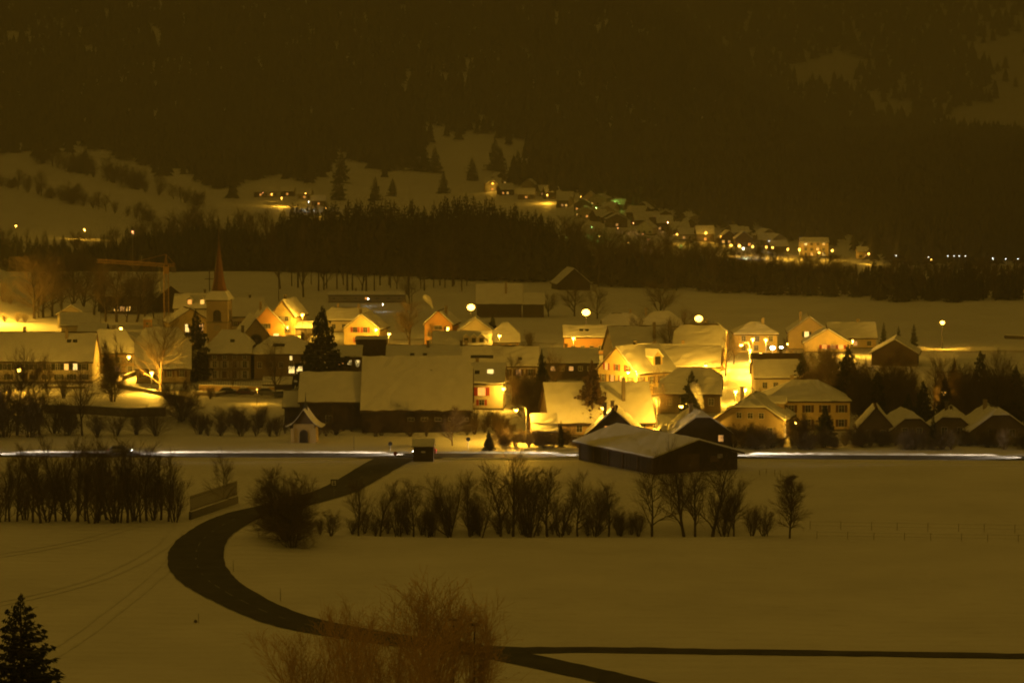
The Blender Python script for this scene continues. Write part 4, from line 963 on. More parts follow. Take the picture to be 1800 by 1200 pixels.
def car(x, y, heading, col, label, lit=True, snow=False, group=None, power=500, lift=.13):
    body, glass, roof, wheel, rim, head, tail, snowm = car_mesh(col)
    t = thing('car', label, 'car', (x, y, hz(x, y) + lift), heading, group)
    put('body', body, t); put('cabin_glass', glass, t); put('roof_panel', roof, t)
    for sx in (-1.3, 1.32):
        for sy in (-.78, .78):
            o = put('wheel', wheel, t, (sx, sy, .32)); o.rotation_euler = (math.pi / 2, 0, 0); put('rim', rim, o)
    for sy in (-.55, .55):
        o = put('headlight', head[int(lit)], t, (2.03, sy, .60)); o.rotation_euler = (0, math.pi / 2, 0)
        put('taillight', tail[int(lit)], t, (-2.05, sy, .78))
        if lit:
            ld = bpy.data.lights.new('headlight_beam', 'SPOT'); ld.energy = power; ld.spot_size = math.radians(48); ld.spot_blend = .9; ld.color = (1, .78, .50); ld.shadow_soft_size = .05
            lo = bpy.data.objects.new('headlight_beam', ld); COL.objects.link(lo); lo.parent = t; lo.location = (2.2, sy, .62); lo.rotation_euler = (0, -math.radians(90 - 1.5), math.pi * 0)
            lo.rotation_euler = (math.radians(90 - 1.0), 0, -math.pi / 2)
    if snow: put('snow_cover', snowm, t)
    return t
def on_main(px, lane):
    a = min(MAIN, key=lambda p: abs(900 + F * p[0] / p[1] - px)); return a[0], a[1] + lane
CG = 'cars driving on the main road with headlights on'
for px, ln, hd, col, lb in ((-60, 1.6, 0, (.2, .2, .2), 'car just beyond the left picture edge, main road, heading right'), (205, 1.6, 0, (.25, .25, .26), 'grey car with headlights on, main road behind the left tree row'),
                            (744, 1.6, math.pi, (.3, .04, .03), 'red car passing behind the junction hut, heading left'), (1075, 1.6, math.pi, (.2, .2, .2), 'car on the main road hidden behind the dark barn, heading left'),
                            (1275, 1.6, 0, (.4, .4, .4), 'car passing behind the corner of the dark barn, heading right'), (1838, 1.6, math.pi, (.5, .5, .5), 'pale car just beyond the right picture edge, heading left')):
    x, y = on_main(px, ln); car(x, y, hd, col, lb, True, False, CG, 22000)  # headlit cars added, mostly out of view, to light the snow bank
for k, (px, py, hd) in enumerate(((402, 693, .1), (433, 694, -.1), (470, 694, .05), (496, 699, .3))):
    g = ground(px, py); car(g.x, g.y, hd, ((.05, .05, .06), (.10, .04, .04), (.2, .2, .2), (.06, .07, .1))[k], nth(k) + ' from the left of the snow-covered cars parked by the cream wall', False, True, 'snowed-in cars parked by the cream wall', lift=0)

# ------------------------------------------------------------------ crane, poles, signs, fences, walls
def crane():
    g = ground(293, 582); t = thing('tower_crane', 'orange tower crane with long jib pointing left behind the village', 'crane', (g.x, g.y, g.z), math.radians(0))
    Z = lambda r: xz_at(293, r, g.y)[1] - g.z
    zj, zt = Z(466), Z(447); s = F / g.y
    def lattice(mb, p, q, w, n, tri=False):
        p, q = Vector(p), Vector(q); d = (q - p).normalized()
        a = d.cross(Vector((0, 1, 0)) if abs(d.y) < .9 else Vector((1, 0, 0))).normalized(); b = d.cross(a)
        cs = [(-1, -1), (1, -1), (1, 1), (-1, 1)] if not tri else [(-1, -1), (-1, 1), (1, 0)]
        ch = [[p.lerp(q, k / n) + a * (c[0] * w / 2) + b * (c[1] * w / 2) for k in range(n + 1)] for c in cs]
        for c in ch: mb.tube([c[0], c[-1]], .055, 4)
        m = len(ch)
        for k in range(n):
            for j in range(m): mb.tube([ch[j][k], ch[(j + 1) % m][k + 1]], .03, 3, False); mb.tube([ch[j][k], ch[(j + 1) % m][k]], .03, 3, False)
    b = MB(); lattice(b, (0, 0, -.3), (0, 0, zj), 1.3, 16); b.build('mast', M_CRANE, t)
    L = (294 - 172) / s; b = MB(); lattice(b, (-.6, 0, zj), (-L, 0, zj + 1.2), .9, 26, True); b.build('jib', M_CRANE, t)
    b = MB(); lattice(b, (.6, 0, zj), (12 / s + .6, 0, zj), .7, 3); b.build('counter_jib', M_CRANE, t)
    b = MB(); b.tube([(-.5, 0, zj), (0, 0, zt), (.5, 0, zj)], .08, 4); b.tube([(0, -.5, zj), (0, 0, zt), (0, .5, zj)], .08, 4); b.build('apex', M_CRANE, t)
    b = MB(); b.tube([(0, 0, zt), (-L * .45, 0, zj + .9)], .05, 4); b.tube([(0, 0, zt), (12 / s + .6, 0, zj + .2)], .06, 4); b.build('tie_bar', M_CRANE, t)
    b = MB(); b.box(12 / s - .4, 12 / s + .8, -.5, .5, zj - 2.0, zj - .36); b.build('counterweight', M_STONE, t)
    b = MB(); b.tube([(-L * .35, 0, zj + .3), (-L * .35, 0, zj + 2.6), (-L * .35 - .5, 0, zj + 2.6)], .06, 4); b.build('jib_pole', M_METAL, t)
    b = MB(); b.tube([(-1.9, 0, zj), (-1.9, 0, zj - 7)], .03, 4); b.tube([(-1.9, 0, zj - 7), (-1.7, 0, zj - 7.3), (-1.9, 0, zj - 7.5)], .06, 4); b.build('hoist_rope', M_METAL, t)
    b = MB(); b.box(-.5, .9, -1.9, -.7, zj - 2.2, zj - .4); b.build('cab', M_CRANE, t)
crane()
def pole(px, base, top, label, name='utility_pole', arms=1, r=.14, m=M_DARKWOOD, cat='pole'):
    g = ground(px, base); h = xz_at(px, top, g.y)[1] - g.z; t = thing(name, label, cat, g)
    b = MB(); b.tube([(0, 0, -.4), (0, 0, h)], [r, r * .75], 7); b.build('shaft', m, t)
    for k in range(arms):
        b = MB(); b.box(-.9, .9, -.05, .05, h - .5 - k * 1.1, h - .38 - k * 1.1)
        for q in (-.8, .8): b.tube([(q, 0, h - .38 - k * 1.1), (q, 0, h - .1 - k * 1.1)], .05, 5)
        b.build('crossarm', M_DARKMETAL, t)
    return t
pole(490, 530, 478, 'lone wooden utility pole in the field by the pine grove')
pole(724, 552, 505, 'wooden utility pole in the field left of the tall lamp', arms=1)
pole(622, 790, 766, 'thin pole by the main road right of the wayside chapel', 'marker_pole', 0, .05)
pole(666, 606, 562, 'pale flagpole beside the red-shuttered house', 'flagpole', 0, .07, M_FRAME)
def hpole():
    g = ground(373, 545); t = thing('power_pylon', 'twin-post power pylon left of the church spire', 'pylon', g); h = xz_at(373, 470, g.y)[1] - g.z
    for x in (-.75, .75):
        b = MB(); b.tube([(x, 0, -.4), (x, 0, h)], [.18, .14], 7); b.build('post', M_DARKWOOD, t)
    for z in (h - 1.0, h - 3.6):
        b = MB(); b.box(-2.2, 2.2, -.08, .08, z, z + .2); b.build('crossarm', M_DARKMETAL, t)
    b = MB(); b.tube([(-.75, 0, h - 6), (.75, 0, h - 8)], .05, 4); b.tube([(.75, 0, h - 6), (-.75, 0, h - 8)], .05, 4); b.build('brace', M_DARKWOOD, t)
hpole()
def round_sign(px, base, top, label, m):
    g = ground(px, base); h = xz_at(px, top, g.y)[1] - g.z; t = thing('road_sign', label, 'sign', g)
    b = MB(); b.tube([(0, 0, -.3), (0, 0, h)], .04, 6); b.build('post', M_METAL, t)
    b = MB(); b.lathe([(.01, 0), (.36, 0), (.36, .03), (.01, .03)], 18); o = b.build('disc', m, t); o.rotation_euler = (math.pi / 2, 0, 0); o.location = (0, -.045, h - .36)
round_sign(686, 797, 776, 'round sign seen from behind at the junction, left one', M_DARKMETAL)
round_sign(823, 795, 768, 'round sign seen from behind near the lit apple tree', M_DARKMETAL)
round_sign(695, 806, 793, 'low red round sign on the junction island', M_REDSHUT)
def square_sign():
    g = ground(587, 875); h = xz_at(587, 842, g.y)[1] - g.z; t = thing('road_sign', 'square sign with pale field and dark symbol beside the side road', 'sign', g)
    b = MB(); b.tube([(0, 0, -.3), (0, 0, h)], .04, 6); b.build('post', M_METAL, t)
    b = MB(); b.box(-.5, .5, -.08, -.045, h - 1.15, h); b.build('panel', M_DARKMETAL, t)
    b = MB(); b.box(-.34, .34, -.092, -.082, h - .95, h - .18); p = b.build('field', M_FRAME, t)
    b = MB(); b.tri((-.22, -.098, h - .85), (.22, -.098, h - .85), (0, -.098, h - .45)); b.lathe([(.01, 0), (.12, 0)], 12, (0, 0, 0)); b.v = b.v[:3] + [(x, -.098, h - .38 + y) for x, y, z in b.v[3:]]; b.build('symbol', M_DARKMETAL, t)
square_sign()
SPG = 'thin snow poles along the side road'
for k, (px, base, top) in enumerate(((493, 1056, 1034), (410, 1004, 984), (334, 915, 900), (615, 1097, 1074), (455, 945, 930), (640, 862, 846), (745, 1128, 1104))):
    g = ground(px, base); h = xz_at(px, top, g.y)[1] - g.z; t = thing('snow_pole', ('snow pole inside the bend where the road runs down right', 'snow pole at the inside of the hairpin bend', 'snow pole by the end of the slatted fence', 'snow pole above the russet bush', 'snow pole behind the hairpin beside the large round bush', 'snow pole between junction and square sign', 'snow pole right above the russet bush')[k], 'pole', g, 0, SPG)
    b = MB(); b.tube([(0, 0, -.3), (0, 0, h)], .035, 5); b.build('shaft', M_DARKWOOD, t); b = MB(); b.tube([(0, 0, h - .3), (0, 0, h - .12)], .045, 5); b.build('reflector', M_FRAME, t)
def marker():
    g = ground(349, 1094); t = thing('marker_post', 'short post with a dark lump beside it in the left field', 'post', g)
    b = MB(); b.tube([(0, 0, -.2), (0, 0, 1.1)], .03, 5); b.build('shaft', M_DARKWOOD, t); b = MB(); b.lathe([(.02, 0), (.2, .08), (.22, .22), (.12, .36), (.02, .4)], 9, (-.35, 0, 0)); b.build('stone', M_STONE, t, True)
marker()
def t_lamp(px, base, top, label):
    g = ground(px, 1195); Y = g.y - 60; x, z = xz_at(px, top, Y); gz = hz(x, Y); h = z - gz; t = thing('unlit_lamp', label, 'street lamp', (x, Y, gz))
    b = MB(); b.tube([(0, 0, -.4), (0, 0, h)], [.09, .06], 7); b.build('pole', M_DARKMETAL, t)
    b = MB(); b.lathe([(.02, -.02), (.45, 0), (.42, .1), (.1, .2), (.02, .22)], 12, (0, 0, h)); b.build('lamp_hood', M_DARKMETAL, t, True)
t_lamp(797, 0, 1090, 'left of two unlit flat-topped lamps rising through the russet bush'); t_lamp(834, 0, 1098, 'right of two unlit flat-topped lamps rising through the russet bush')
for k, (px, top) in enumerate(((785, 1119), (806, 1123))):
    Y = 262; x, z = xz_at(px, top, Y); gz = hz(x, Y); t = thing('road_sign', ('left', 'right')[k] + ' of two round signs among the russet twigs by the lower road', 'sign', (x, Y, gz))
    b = MB(); b.tube([(0, 0, -.3), (0, 0, z - gz)], .04, 6); b.build('post', M_METAL, t)
    b = MB(); b.lathe([(.01, 0), (.36, 0), (.36, .03), (.01, .03)], 18); o = b.build('disc', M_DARKMETAL, t); o.rotation_euler = (math.pi / 2, 0, 0); o.location = (0, -.045, z - gz - .36)
# slatted fence on a dark wall beside the bend
def slat_fence():
    a, b, c = ground(334, 913), ground(378, 898), ground(417, 884)
    t = thing('slatted_fence', 'grey slatted fence on a dark low wall at the outside of the bend', 'fence', a)
    wl_ = MB(); pts = [a, b, c]; h1 = 1.15
    for p, q in ((a, b), (b, c)):
        p0, q0 = p - a, q - a; d = (q0 - p0).normalized(); n = Vector((-d.y, d.x, 0)) * .18
        wl_.v += []; i = len(wl_.v)
        for z in (-.5, h1):
            for v in (p0 - n, q0 - n, q0 + n, p0 + n): wl_.v.append((v.x, v.y, v.z + z))
        for f in ((0, 3, 2, 1), (4, 5, 6, 7), (0, 1, 5, 4), (1, 2, 6, 5), (2, 3, 7, 6), (3, 0, 4, 7)): wl_.f.append(tuple(i + k for k in f))
    wall_ = wl_.build('wall', M_DARKMETAL, t)
    sm_ = MB(); sm_.box(-.10, .10, -.03, .03, 0, 2.35); sl = sm_.mesh('slat', WALLS['grey'])
    for p, q in ((a, b), (b, c)):
        p0, q0 = p - a, q - a; L = (q0 - p0).length; n = int(L / .42); ang = math.atan2((q0 - p0).y, (q0 - p0).x)
        for k in range(n):
            v = p0.lerp(q0, (k + .5) / n); put('slat', sl, t, (v.x, v.y + .02, v.z + h1), ang)
        r = MB()
        for z in (.3, 2.0): r.tube([p0 + Vector((0, .08, h1 + z)), q0 + Vector((0, .08, h1 + z))], .05, 4)
        r.build('rail', M_DARKMETAL, t)
        s_ = MB(); d = (q0 - p0).normalized(); n2 = Vector((-d.y, d.x, 0)) * .2
        s_.slab(p0 - n2 + Vector((0, 0, h1)), q0 - n2 + Vector((0, 0, h1)), q0 - n2 * .2 + Vector((0, 0, h1)), p0 - n2 * .2 + Vector((0, 0, h1)), .14, 8, 1, .3, RNG); s_.build('snow_cover', M_SNOW, t)
slat_fence()
# wire fences
def wire_fence(label, pts, ph, group=None):
    G = [ground(x, y) for x, y in pts]; t = thing('wire_fence', label, 'fence', G[0], 0, group)
    b = MB(); b.tube([(0, 0, -.3), (0, 0, ph)], .035, 5); pm = b.mesh('post', M_WOOD)
    for g in G: put('post', pm, t, g - G[0])
    for z in (.45, .9):
        w = MB(); w.tube([g - G[0] + Vector((0, 0, ph * z)) for g in G], .012, 3); w.build('wire', M_DARKMETAL, t)
wire_fence('far wire fence beyond the ditch in the right field', [(1424 + i * 51 + (i % 3) * 3, 930 + i * .9) for i in range(9)], 1.25)
wire_fence('near wire fence along the ditch in the right field', [(1436 + i * 50 + (i % 2) * 4, 947 + i * .8) for i in range(9)], 1.1)
wire_fence('short line of posts right of the dark barn', [(1335, 836), (1347, 833), (1362, 835), (1372, 837)], 1.0)
def long_wall(name, label, pts, h, m, cat='wall', th=.35, snow=True, bars=False):
    G = [ground(x, y) for x, y in pts]; o = G[0]; t = thing(name, label, cat, o); b = MB(); s_ = MB()
    for p, q in zip(G[:-1], G[1:]):
        p0, q0 = p - o, q - o; d = (q0 - p0).normalized(); n = Vector((-d.y, d.x, 0)) * th / 2; i = len(b.v)
        for z in (-.8, h):
            for v in (p0 - n, q0 - n, q0 + n, p0 + n): b.v.append((v.x, v.y, v.z + z))
        for f in ((0, 3, 2, 1), (4, 5, 6, 7), (0, 1, 5, 4), (1, 2, 6, 5), (2, 3, 7, 6), (3, 0, 4, 7)): b.f.append(tuple(i + k for k in f))
        u = Vector((0, 0, h)); s_.slab(p0 - n * 1.1 + u, q0 - n * 1.1 + u, q0 + n * 1.1 + u, p0 + n * 1.1 + u, .16, max(3, int((q0 - p0).length / 1.2)), 2, .35, RNG)
    b.build('masonry', m, t)
    if snow: s_.build('snow_cover', M_SNOW, t)
    if bars:
        bm_ = MB(); bm_.tube([(0, 0, h), (0, 0, h + 1.2)], .035, 4); me = bm_.mesh('bar', M_DARKMETAL)
        for p, q in zip(G[:-1], G[1:]):
            n = int((q - p).length / .55)
            for k in range(n): put('bar', me, t, (p - o).lerp(q - o, k / n))
        r = MB(); r.tube([g - o + Vector((0, 0, h + 1.1)) for g in G], .04, 4); r.build('rail', M_DARKMETAL, t)
long_wall('garden_wall', 'cream garden wall with bar fence behind the parked cars', [(350, 686), (410, 688), (484, 690)], 1.2, WALLS['ochre'], bars=True)
long_wall('garden_fence', 'low wall with dark bar fence below the long farmhouse', [(84, 682), (150, 683)], .5, M_STONE, 'fence', bars=True)
long_wall('retaining_wall', 'dark retaining wall above the stream at left', [(78, 726), (160, 728), (225, 733), (292, 731)], 1.7, M_STONE)
long_wall('low_wall', 'low dark snow-topped wall by the church lane', [(340, 693), (378, 697), (404, 692), (412, 690)], .7, M_STONE)
long_wall('terrace_wall', 'dark terrace edge wall crossing the lamplit snow at left', [(206, 681), (250, 689), (300, 699)], .8, M_STONE)
long_wall('bridge_wall', 'dark slanting wall left of the lane lamp', [(217, 668), (243, 658)], 1.0, M_DARKWOOD)
long_wall('field_wall', 'low dark wall in the field at the far right', [(1766, 595), (1810, 597)], .9, M_STONE)

# ------------------------------------------------------------------ trees and shrubs of the foreground
rg = random.Random(11)
LG = 'bare trees of the row beside the bend'
xs = [4, 17, 30, 44, 58, 72, 84, 98, 110, 124, 137, 150, 163, 175, 188, 200, 212, 224, 236, 247, 258, 270, 283, 296, 308]
for i, x in enumerate(xs):
    top = np.interp(x, [0, 60, 100, 200, 240, 300, 330], [812, 806, 790, 782, 792, 815, 850]) + rg.uniform(-6, 14)
    plant_px('slender' if i % 3 else 'thicket', 'bare_tree', nth(i) + ' bare tree from the left in the dense row left of the bend', 'tree', x, 917 + rg.uniform(-4, 2), top, rg.uniform(.95, 1.35), LG)
plant_px('vase', 'sapling', 'slim sapling in front of the slatted fence', 'tree', 394, 891, 815, .75)
plant_px('dense', 'bush', 'large dark round bush at the inside of the bend', 'bush', 505, 950, 824, .98, var=0)
plant_px('dense', 'bush', 'lower part of the dark bush hanging over the snowy mound', 'bush', 512, 962, 858, .8, var=1)
CGR = 'bare trees of the row along the ditch'
ctr = [(630, 862, 'vase', .95), (668, 856, 'slender', 1.5), (700, 862, 'shrub', .9), (727, 858, 'round', .8), (752, 868, 'thicket', 1.2), (790, 838, 'shrub', 1.0), (826, 842, 'slender', 1.5), (845, 855, 'thicket', 1.2), (880, 832, 'slender', 1.6),
       (902, 824, 'vase', 1.0), (930, 818, 'shrub', .95), (962, 832, 'slender', 1.5), (985, 858, 'thicket', 1.3), (1015, 850, 'round', .85), (1046, 852, 'shrub', .9), (1070, 858, 'slender', 1.4), (1092, 905, 'shrub', 1.3), (1146, 832, 'vase', .9), (1122, 900, 'shrub', 1.0),
       (1203, 818, 'vase', 1.05), (1222, 830, 'round', .8), (1252, 812, 'slender', 1.5), (1290, 858, 'round', .8), (1272, 850, 'thicket', 1.2), (1322, 886, 'shrub', .9), (1343, 888, 'thicket', 1.4)]
ctr.sort()
for i, (x, top, kd, w) in enumerate(ctr):
    plant_px(kd, 'bare_tree', nth(i) + ' bare tree from the left in the row along the ditch, mid-foreground', 'tree', x, 942, top, w, CGR)
for i in range(22):
    x = 560 + i * 26 + rg.uniform(-9, 9)
    if x > 1120: x = 1130 + (x - 1120) * 1.2
    plant_px('shrub', 'shrub', nth(i) + ' low shrub from the left under the tree row along the ditch', 'shrub', x, 941 + rg.uniform(-4, 1), 941 - rg.uniform(22, 48), rg.uniform(.9, 1.4), 'low shrubs under the ditch trees')
plant_px('birch', 'birch_tree', 'lone oval birch in the right field at the end of the ditch row', 'tree', 1388, 946, 832, 1.15, var=1)
# russet bushes with orange lamp glow put into their colour, at the bottom, on the slope below the camera
def russet(px, top, Y, label, w, seed, leaves=1100):
    x, z = xz_at(px, top, Y); g = hz(x, Y); h = z - g
    T, C = bare_tree(seed, 'wispy'); t = thing('russet_bush', label, 'bush', (x, Y, g), 0, 'russet bushes at the bottom of the picture'); t.scale = (h * w, h * w, h)
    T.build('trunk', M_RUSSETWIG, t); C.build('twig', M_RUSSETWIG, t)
    r = random.Random(seed); L = MB(); vs = C.v
    for _ in range(leaves):
        p = Vector(vs[r.randrange(len(vs))]) + Vector((r.gauss(0, .006), r.gauss(0, .006), r.gauss(0, .006))); a, b = [Vector((r.gauss(0, 1), r.gauss(0, 1), r.gauss(0, 1))).normalized() * .0058 for _ in range(2)]
        L.tri(p - a, p + a, p + b * 1.6)
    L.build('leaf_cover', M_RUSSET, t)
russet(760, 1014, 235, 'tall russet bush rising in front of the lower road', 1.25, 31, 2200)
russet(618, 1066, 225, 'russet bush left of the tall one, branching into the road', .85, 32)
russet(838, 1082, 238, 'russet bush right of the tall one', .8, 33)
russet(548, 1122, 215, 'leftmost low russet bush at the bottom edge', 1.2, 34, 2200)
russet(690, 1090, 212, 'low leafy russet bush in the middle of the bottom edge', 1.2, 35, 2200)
Y0 = 150; x, z = xz_at(36, 1040, Y0); g0 = hz(x, Y0)
plant('nearspruce', 'spruce_tree', 'dark snow-flecked spruce top at the bottom left corner', 'tree', (x, Y0, g0), z - g0, 1.0)

# ------------------------------------------------------------------ trees of the village
SPV = [(345, 668, 543, 'spruce', 1.12, 'tall dark spruce in front of the church tower, tinsel of snow on it'), (567, 684, 537, 'spruce', 1.4, 'widest dark spruce of the village, left of the huge barn'), (866, 606, 552, 'spruce', 1.15, 'little dark conifer right of the three-dormer roof'),
       (1490, 722, 604, 'spruce', 1.3, 'big dark spruce right of the pyramid-roofed house'), (952, 720, 612, 'spruce', .7, 'slim spruce before the dark balcony house'), (1040, 762, 632, 'larch', 1.1, 'tall bare larch in front of the lamplit roof'),
       (1216, 728, 650, 'spruce', 1.25, 'small spruce before the long yellow house'), (1410, 690, 618, 'spruce', 1.2, 'dark conifer on the snowy bank left of the big right spruce'), (1553, 618, 566, 'thin', 1.0, 'leftmost of three slim spruces right of the yellow houses'),
       (1579, 618, 572, 'thin', 1.0, 'middle of three slim spruces right of the yellow houses'), (1606, 620, 568, 'thin', 1.05, 'rightmost of three slim spruces right of the yellow houses'), (859, 792, 756, 'spruce', 1.3, 'small dark conifer at the end of the lit road strip'),
       (986, 786, 738, 'thin', .9, 'narrow dark cypress before the lean-to'), (1722, 740, 615, 'spruce', 1.0, 'tall dark spruce at right in front of the wide dim roof'), (1785, 740, 640, 'spruce', 1.0, 'dark spruce at the right picture edge'), (1622, 750, 668, 'spruce', 1.2, 'dark spruce behind the second small roadside house'),
       (1660, 742, 660, 'spruce', 1.0, 'dark spruce behind the lone dim lamp'), (1596, 756, 690, 'spruce', 1.3, 'low dark spruce behind the row of small houses'), (1450, 776, 712, 'spruce', 1.5, 'broad dark conifer before the pyramid-roofed house'), (1542, 742, 650, 'spruce', 1.1, 'dark conifer right of the big right spruce'),
       (1677, 680, 629, 'thin', 1.4, 'dark round-topped conifer left of the wide dim roof'), (1640, 778, 728, 'thin', 1.2, 'small dark conifer between the roadside houses')]
for x, b, tp, kd, w, lb in SPV: plant_px(kd, 'spruce_tree' if kd != 'larch' else 'larch_tree', lb, 'tree', x, b, tp, w)
DEC = [(720, 607, 540, 'round', 1.15, 'round bare tree between the flagpole and the ochre gable house'), (282, 690, 580, 'frost', 1.05, 'spreading bare tree lit from below by the lane lamp'), (198, 706, 595, 'dense', .45, 'dark upright tree in front of the small hip-roofed house'),
       (486, 694, 620, 'vase', 1.1, 'lone bare street tree in front of the dark house'), (795, 783, 731, 'frost', .95, 'small lamplit apple tree beside the main road'), (1010, 556, 500, 'round', 1.1, 'bare tree in the upper field behind the middle tall lamp'), (964, 556, 520, 'round', 1.3, 'low bare tree right of the upper field barn'),
       (1160, 566, 498, 'round', 1.3, 'wide bare tree in the upper field above the hip-roofed pair'), (1050, 560, 512, 'vase', 1.2, 'bare tree right of the middle tall lamp'), (1205, 640, 556, 'round', .9, 'dark bare tree left of the right-hand tall lamp'), (1245, 640, 575, 'vase', .9, 'bare tree before the dim tall house'),
       (915, 720, 655, 'dense', .7, 'dark evergreen clump right of the red-shuttered cream house'), (945, 740, 660, 'dense', .6, 'dark clump left of the lamplit roof'), (880, 672, 620, 'vase', 1.0, 'bare tree before the broad patched roof'), (680, 652, 618, 'shrub', 1.1, 'bare shrub on the terrace behind the huge barn'),
       (1405, 660, 612, 'shrub', 1.4, 'frosted shrub on the bank right of the white lamps'), (1455, 650, 606, 'shrub', 1.4, 'frosted shrub on the bank below the yellow houses'), (1160, 700, 655, 'vase', .9, 'bare tree in front of the large yellow house'), (1185, 690, 650, 'shrub', .9, 'shrub right of the large yellow house'),
       (1110, 770, 742, 'shrub', 1.2, 'shrub before the lamplit old house'), (1290, 640, 600, 'vase', 1.0, 'bare tree left of the bright street'), (1345, 730, 690, 'vase', .9, 'bare tree behind the half-hipped house'), (320, 740, 665, 'dense', .95, 'dark bush at the left end of the parked cars'),
       (410, 688, 640, 'vase', .8, 'little bare tree before the dark square house'), (720, 535, 490, 'vase', 1.2, 'bare tree at the right end of the long flat hut')]
for x, b, tp, kd, w, lb in DEC: plant_px(kd, 'bare_tree' if kd in ('round', 'vase', 'frost') else 'bush', lb, 'tree' if kd in ('round', 'vase', 'frost') else 'bush', x, b, tp, w)
XT = [(84, 694, 640, 'vase', 1.0, 'bare tree in front of the long farmhouse, left one'), (112, 700, 652, 'thicket', 1.3, 'dark thicket before the long farmhouse fence'), (622, 672, 626, 'dense', .8, 'dark bush between the wide spruce and the huge barn'), (598, 694, 648, 'dense', .9, 'dark bush at the foot of the widest spruce'),
      (657, 655, 612, 'vase', .9, 'bare tree in front of the dark flat-roofed block'), (902, 706, 636, 'round', .8, 'bare tree right of the cream house with skylights'), (930, 742, 652, 'dense', .7, 'dark evergreen left of the slim lean-to roof'), (972, 700, 636, 'vase', .9, 'bare tree under the dark balcony house'),
      (1002, 752, 700, 'round', .9, 'bare tree before the left half of the lamplit roof'), (1150, 752, 690, 'vase', .9, 'bare tree at the right corner of the lamplit roof'), (1276, 660, 600, 'round', .9, 'bare tree at the left side of the bright street'), (1178, 640, 572, 'round', .9, 'dark round tree right of the steep grey roof'),
      (1432, 690, 612, 'dense', .7, 'dark tree on the bank below the yellow houses'), (1462, 712, 630, 'round', .8, 'bare tree left of the big right spruce'), (1518, 742, 640, 'dense', .6, 'dark tree right of the big right spruce'), (1562, 742, 634, 'round', .9, 'bare tree above the first small roadside house'),
      (1590, 745, 648, 'dense', .6, 'dark tree above the second small roadside house'), (1402, 782, 726, 'dense', .9, 'dark bush at the corner of the half-hipped house'), (1330, 784, 742, 'dense', 1.0, 'dark bush below the half-hipped house windows'), (1700, 752, 650, 'dense', .6, 'dark tree above the third small roadside house'),
      (1752, 748, 640, 'round', .9, 'bare tree above the rightmost small house'), (1290, 786, 744, 'dense', 1.0, 'dark bush right of the dark barn gable'), (865, 640, 600, 'vase', .9, 'bare tree before the three-dormer roof'), (760, 612, 575, 'vase', .9, 'bare tree by the ochre gable house'), (540, 604, 575, 'shrub', 1.2, 'garden shrub under the round lamp by the wide spruce'),
      (930, 612, 582, 'shrub', 1.2, 'garden shrub near the steep snowy roof'), (1120, 612, 560, 'round', .9, 'bare tree between the two low hip-roofed houses')]
for x, b, tp, kd, w, lb in XT: plant_px(kd, 'bare_tree' if kd in ('round', 'vase') else 'bush', lb, 'tree' if kd in ('round', 'vase') else 'bush', x, b, tp, w)
# left: trees by the stream and on the slope
k = 0
for x, b, tp, kd, w in ((8, 768, 660, 'dense', .8), (30, 765, 640, 'round', .9), (52, 768, 690, 'dense', .8), (70, 764, 672, 'vase', 1.1), (95, 762, 690, 'thicket', 1.5), (118, 765, 712, 'dense', .9), (145, 766, 668, 'vase', .9), (172, 768, 725, 'shrub', 1.5), (240, 764, 722, 'shrub', 1.3), (205, 766, 722, 'thicket', 1.6), (275, 766, 715, 'shrub', 1.3)):
    plant_px(kd, 'bare_tree', nth(k) + ' tree from the left on the dark stream bank at the left edge', 'tree', x, b, tp, w, 'dark trees on the left stream bank'); k += 1
for i, (x, b, tp) in enumerate(((60, 560, 466), (68, 558, 472), (76, 558, 470), (92, 556, 476), (108, 552, 462), (128, 552, 458), (146, 550, 466), (165, 556, 474), (186, 566, 485), (205, 566, 478), (222, 566, 490), (240, 566, 480), (255, 560, 492), (270, 560, 496))):
    plant_px(('round', 'slender', 'vase')[i % 3], 'bare_tree', nth(i) + ' bare tree from the left on the slope at far left', 'tree', x, b, tp, 1.2, 'bare trees on the far left slope')
for i, (x, b, tp) in enumerate(((6, 530, 492), (9, 566, 550), (18, 534, 516), (30, 566, 548), (44, 566, 550))):
    plant_px('frostshrub', 'shrub', nth(i) + ' frosted shrub from the left on the brightly lit slope at the left edge', 'shrub', x, b, tp, 1.3, 'frosted shrubs on the lit slope')
for i in range(62):
    x = 335 + i * 9.3 + rg.uniform(-6, 6); b = rg.uniform(750, 768)
    plant_px(rg.choice(['thicket', 'shrub', 'shrub']), 'shrub', nth(i) + ' bare shrub from the left along the stream below the huge barn', 'shrub', x, b, b - rg.uniform(18, 48), rg.uniform(.9, 1.5), 'bare shrubs along the stream')
for i in range(12):
    x = 868 + i * 13 + rg.uniform(-5, 5); b = rg.uniform(776, 788)
    plant_px(rg.choice(['dense', 'frostshrub']), 'shrub', nth(i) + ' shrub from the left in the hedge left of the dark barn', 'shrub', x, b, b - rg.uniform(18, 34), 1.2, 'hedge shrubs left of the dark barn')
for i in range(34):
    x = 1300 + i * 15.5 + rg.uniform(-5, 5); b = rg.uniform(782, 790)
    plant_px('dense' if i % 3 else 'frostshrub', 'shrub', nth(i) + ' shrub from the left in the dark hedge behind the road at right', 'shrub', x, b, b - rg.uniform(18, 38), 1.25, 'dark hedge behind the road at right')
for i in range(26):
    x = 1425 + i * 15 + rg.uniform(-8, 8); b = rg.uniform(690, 752); tp = b - rg.uniform(55, 95)
    if tp < 628: tp = 628 + rg.uniform(0, 15)
    plant_px(rg.choice(['round', 'thicket', 'dense', 'vase']), 'bare_tree', nth(i) + ' tree from the left in the dark thicket at right, above the roadside houses', 'tree', x, b, tp, 1.1, 'dark thicket of trees at right')

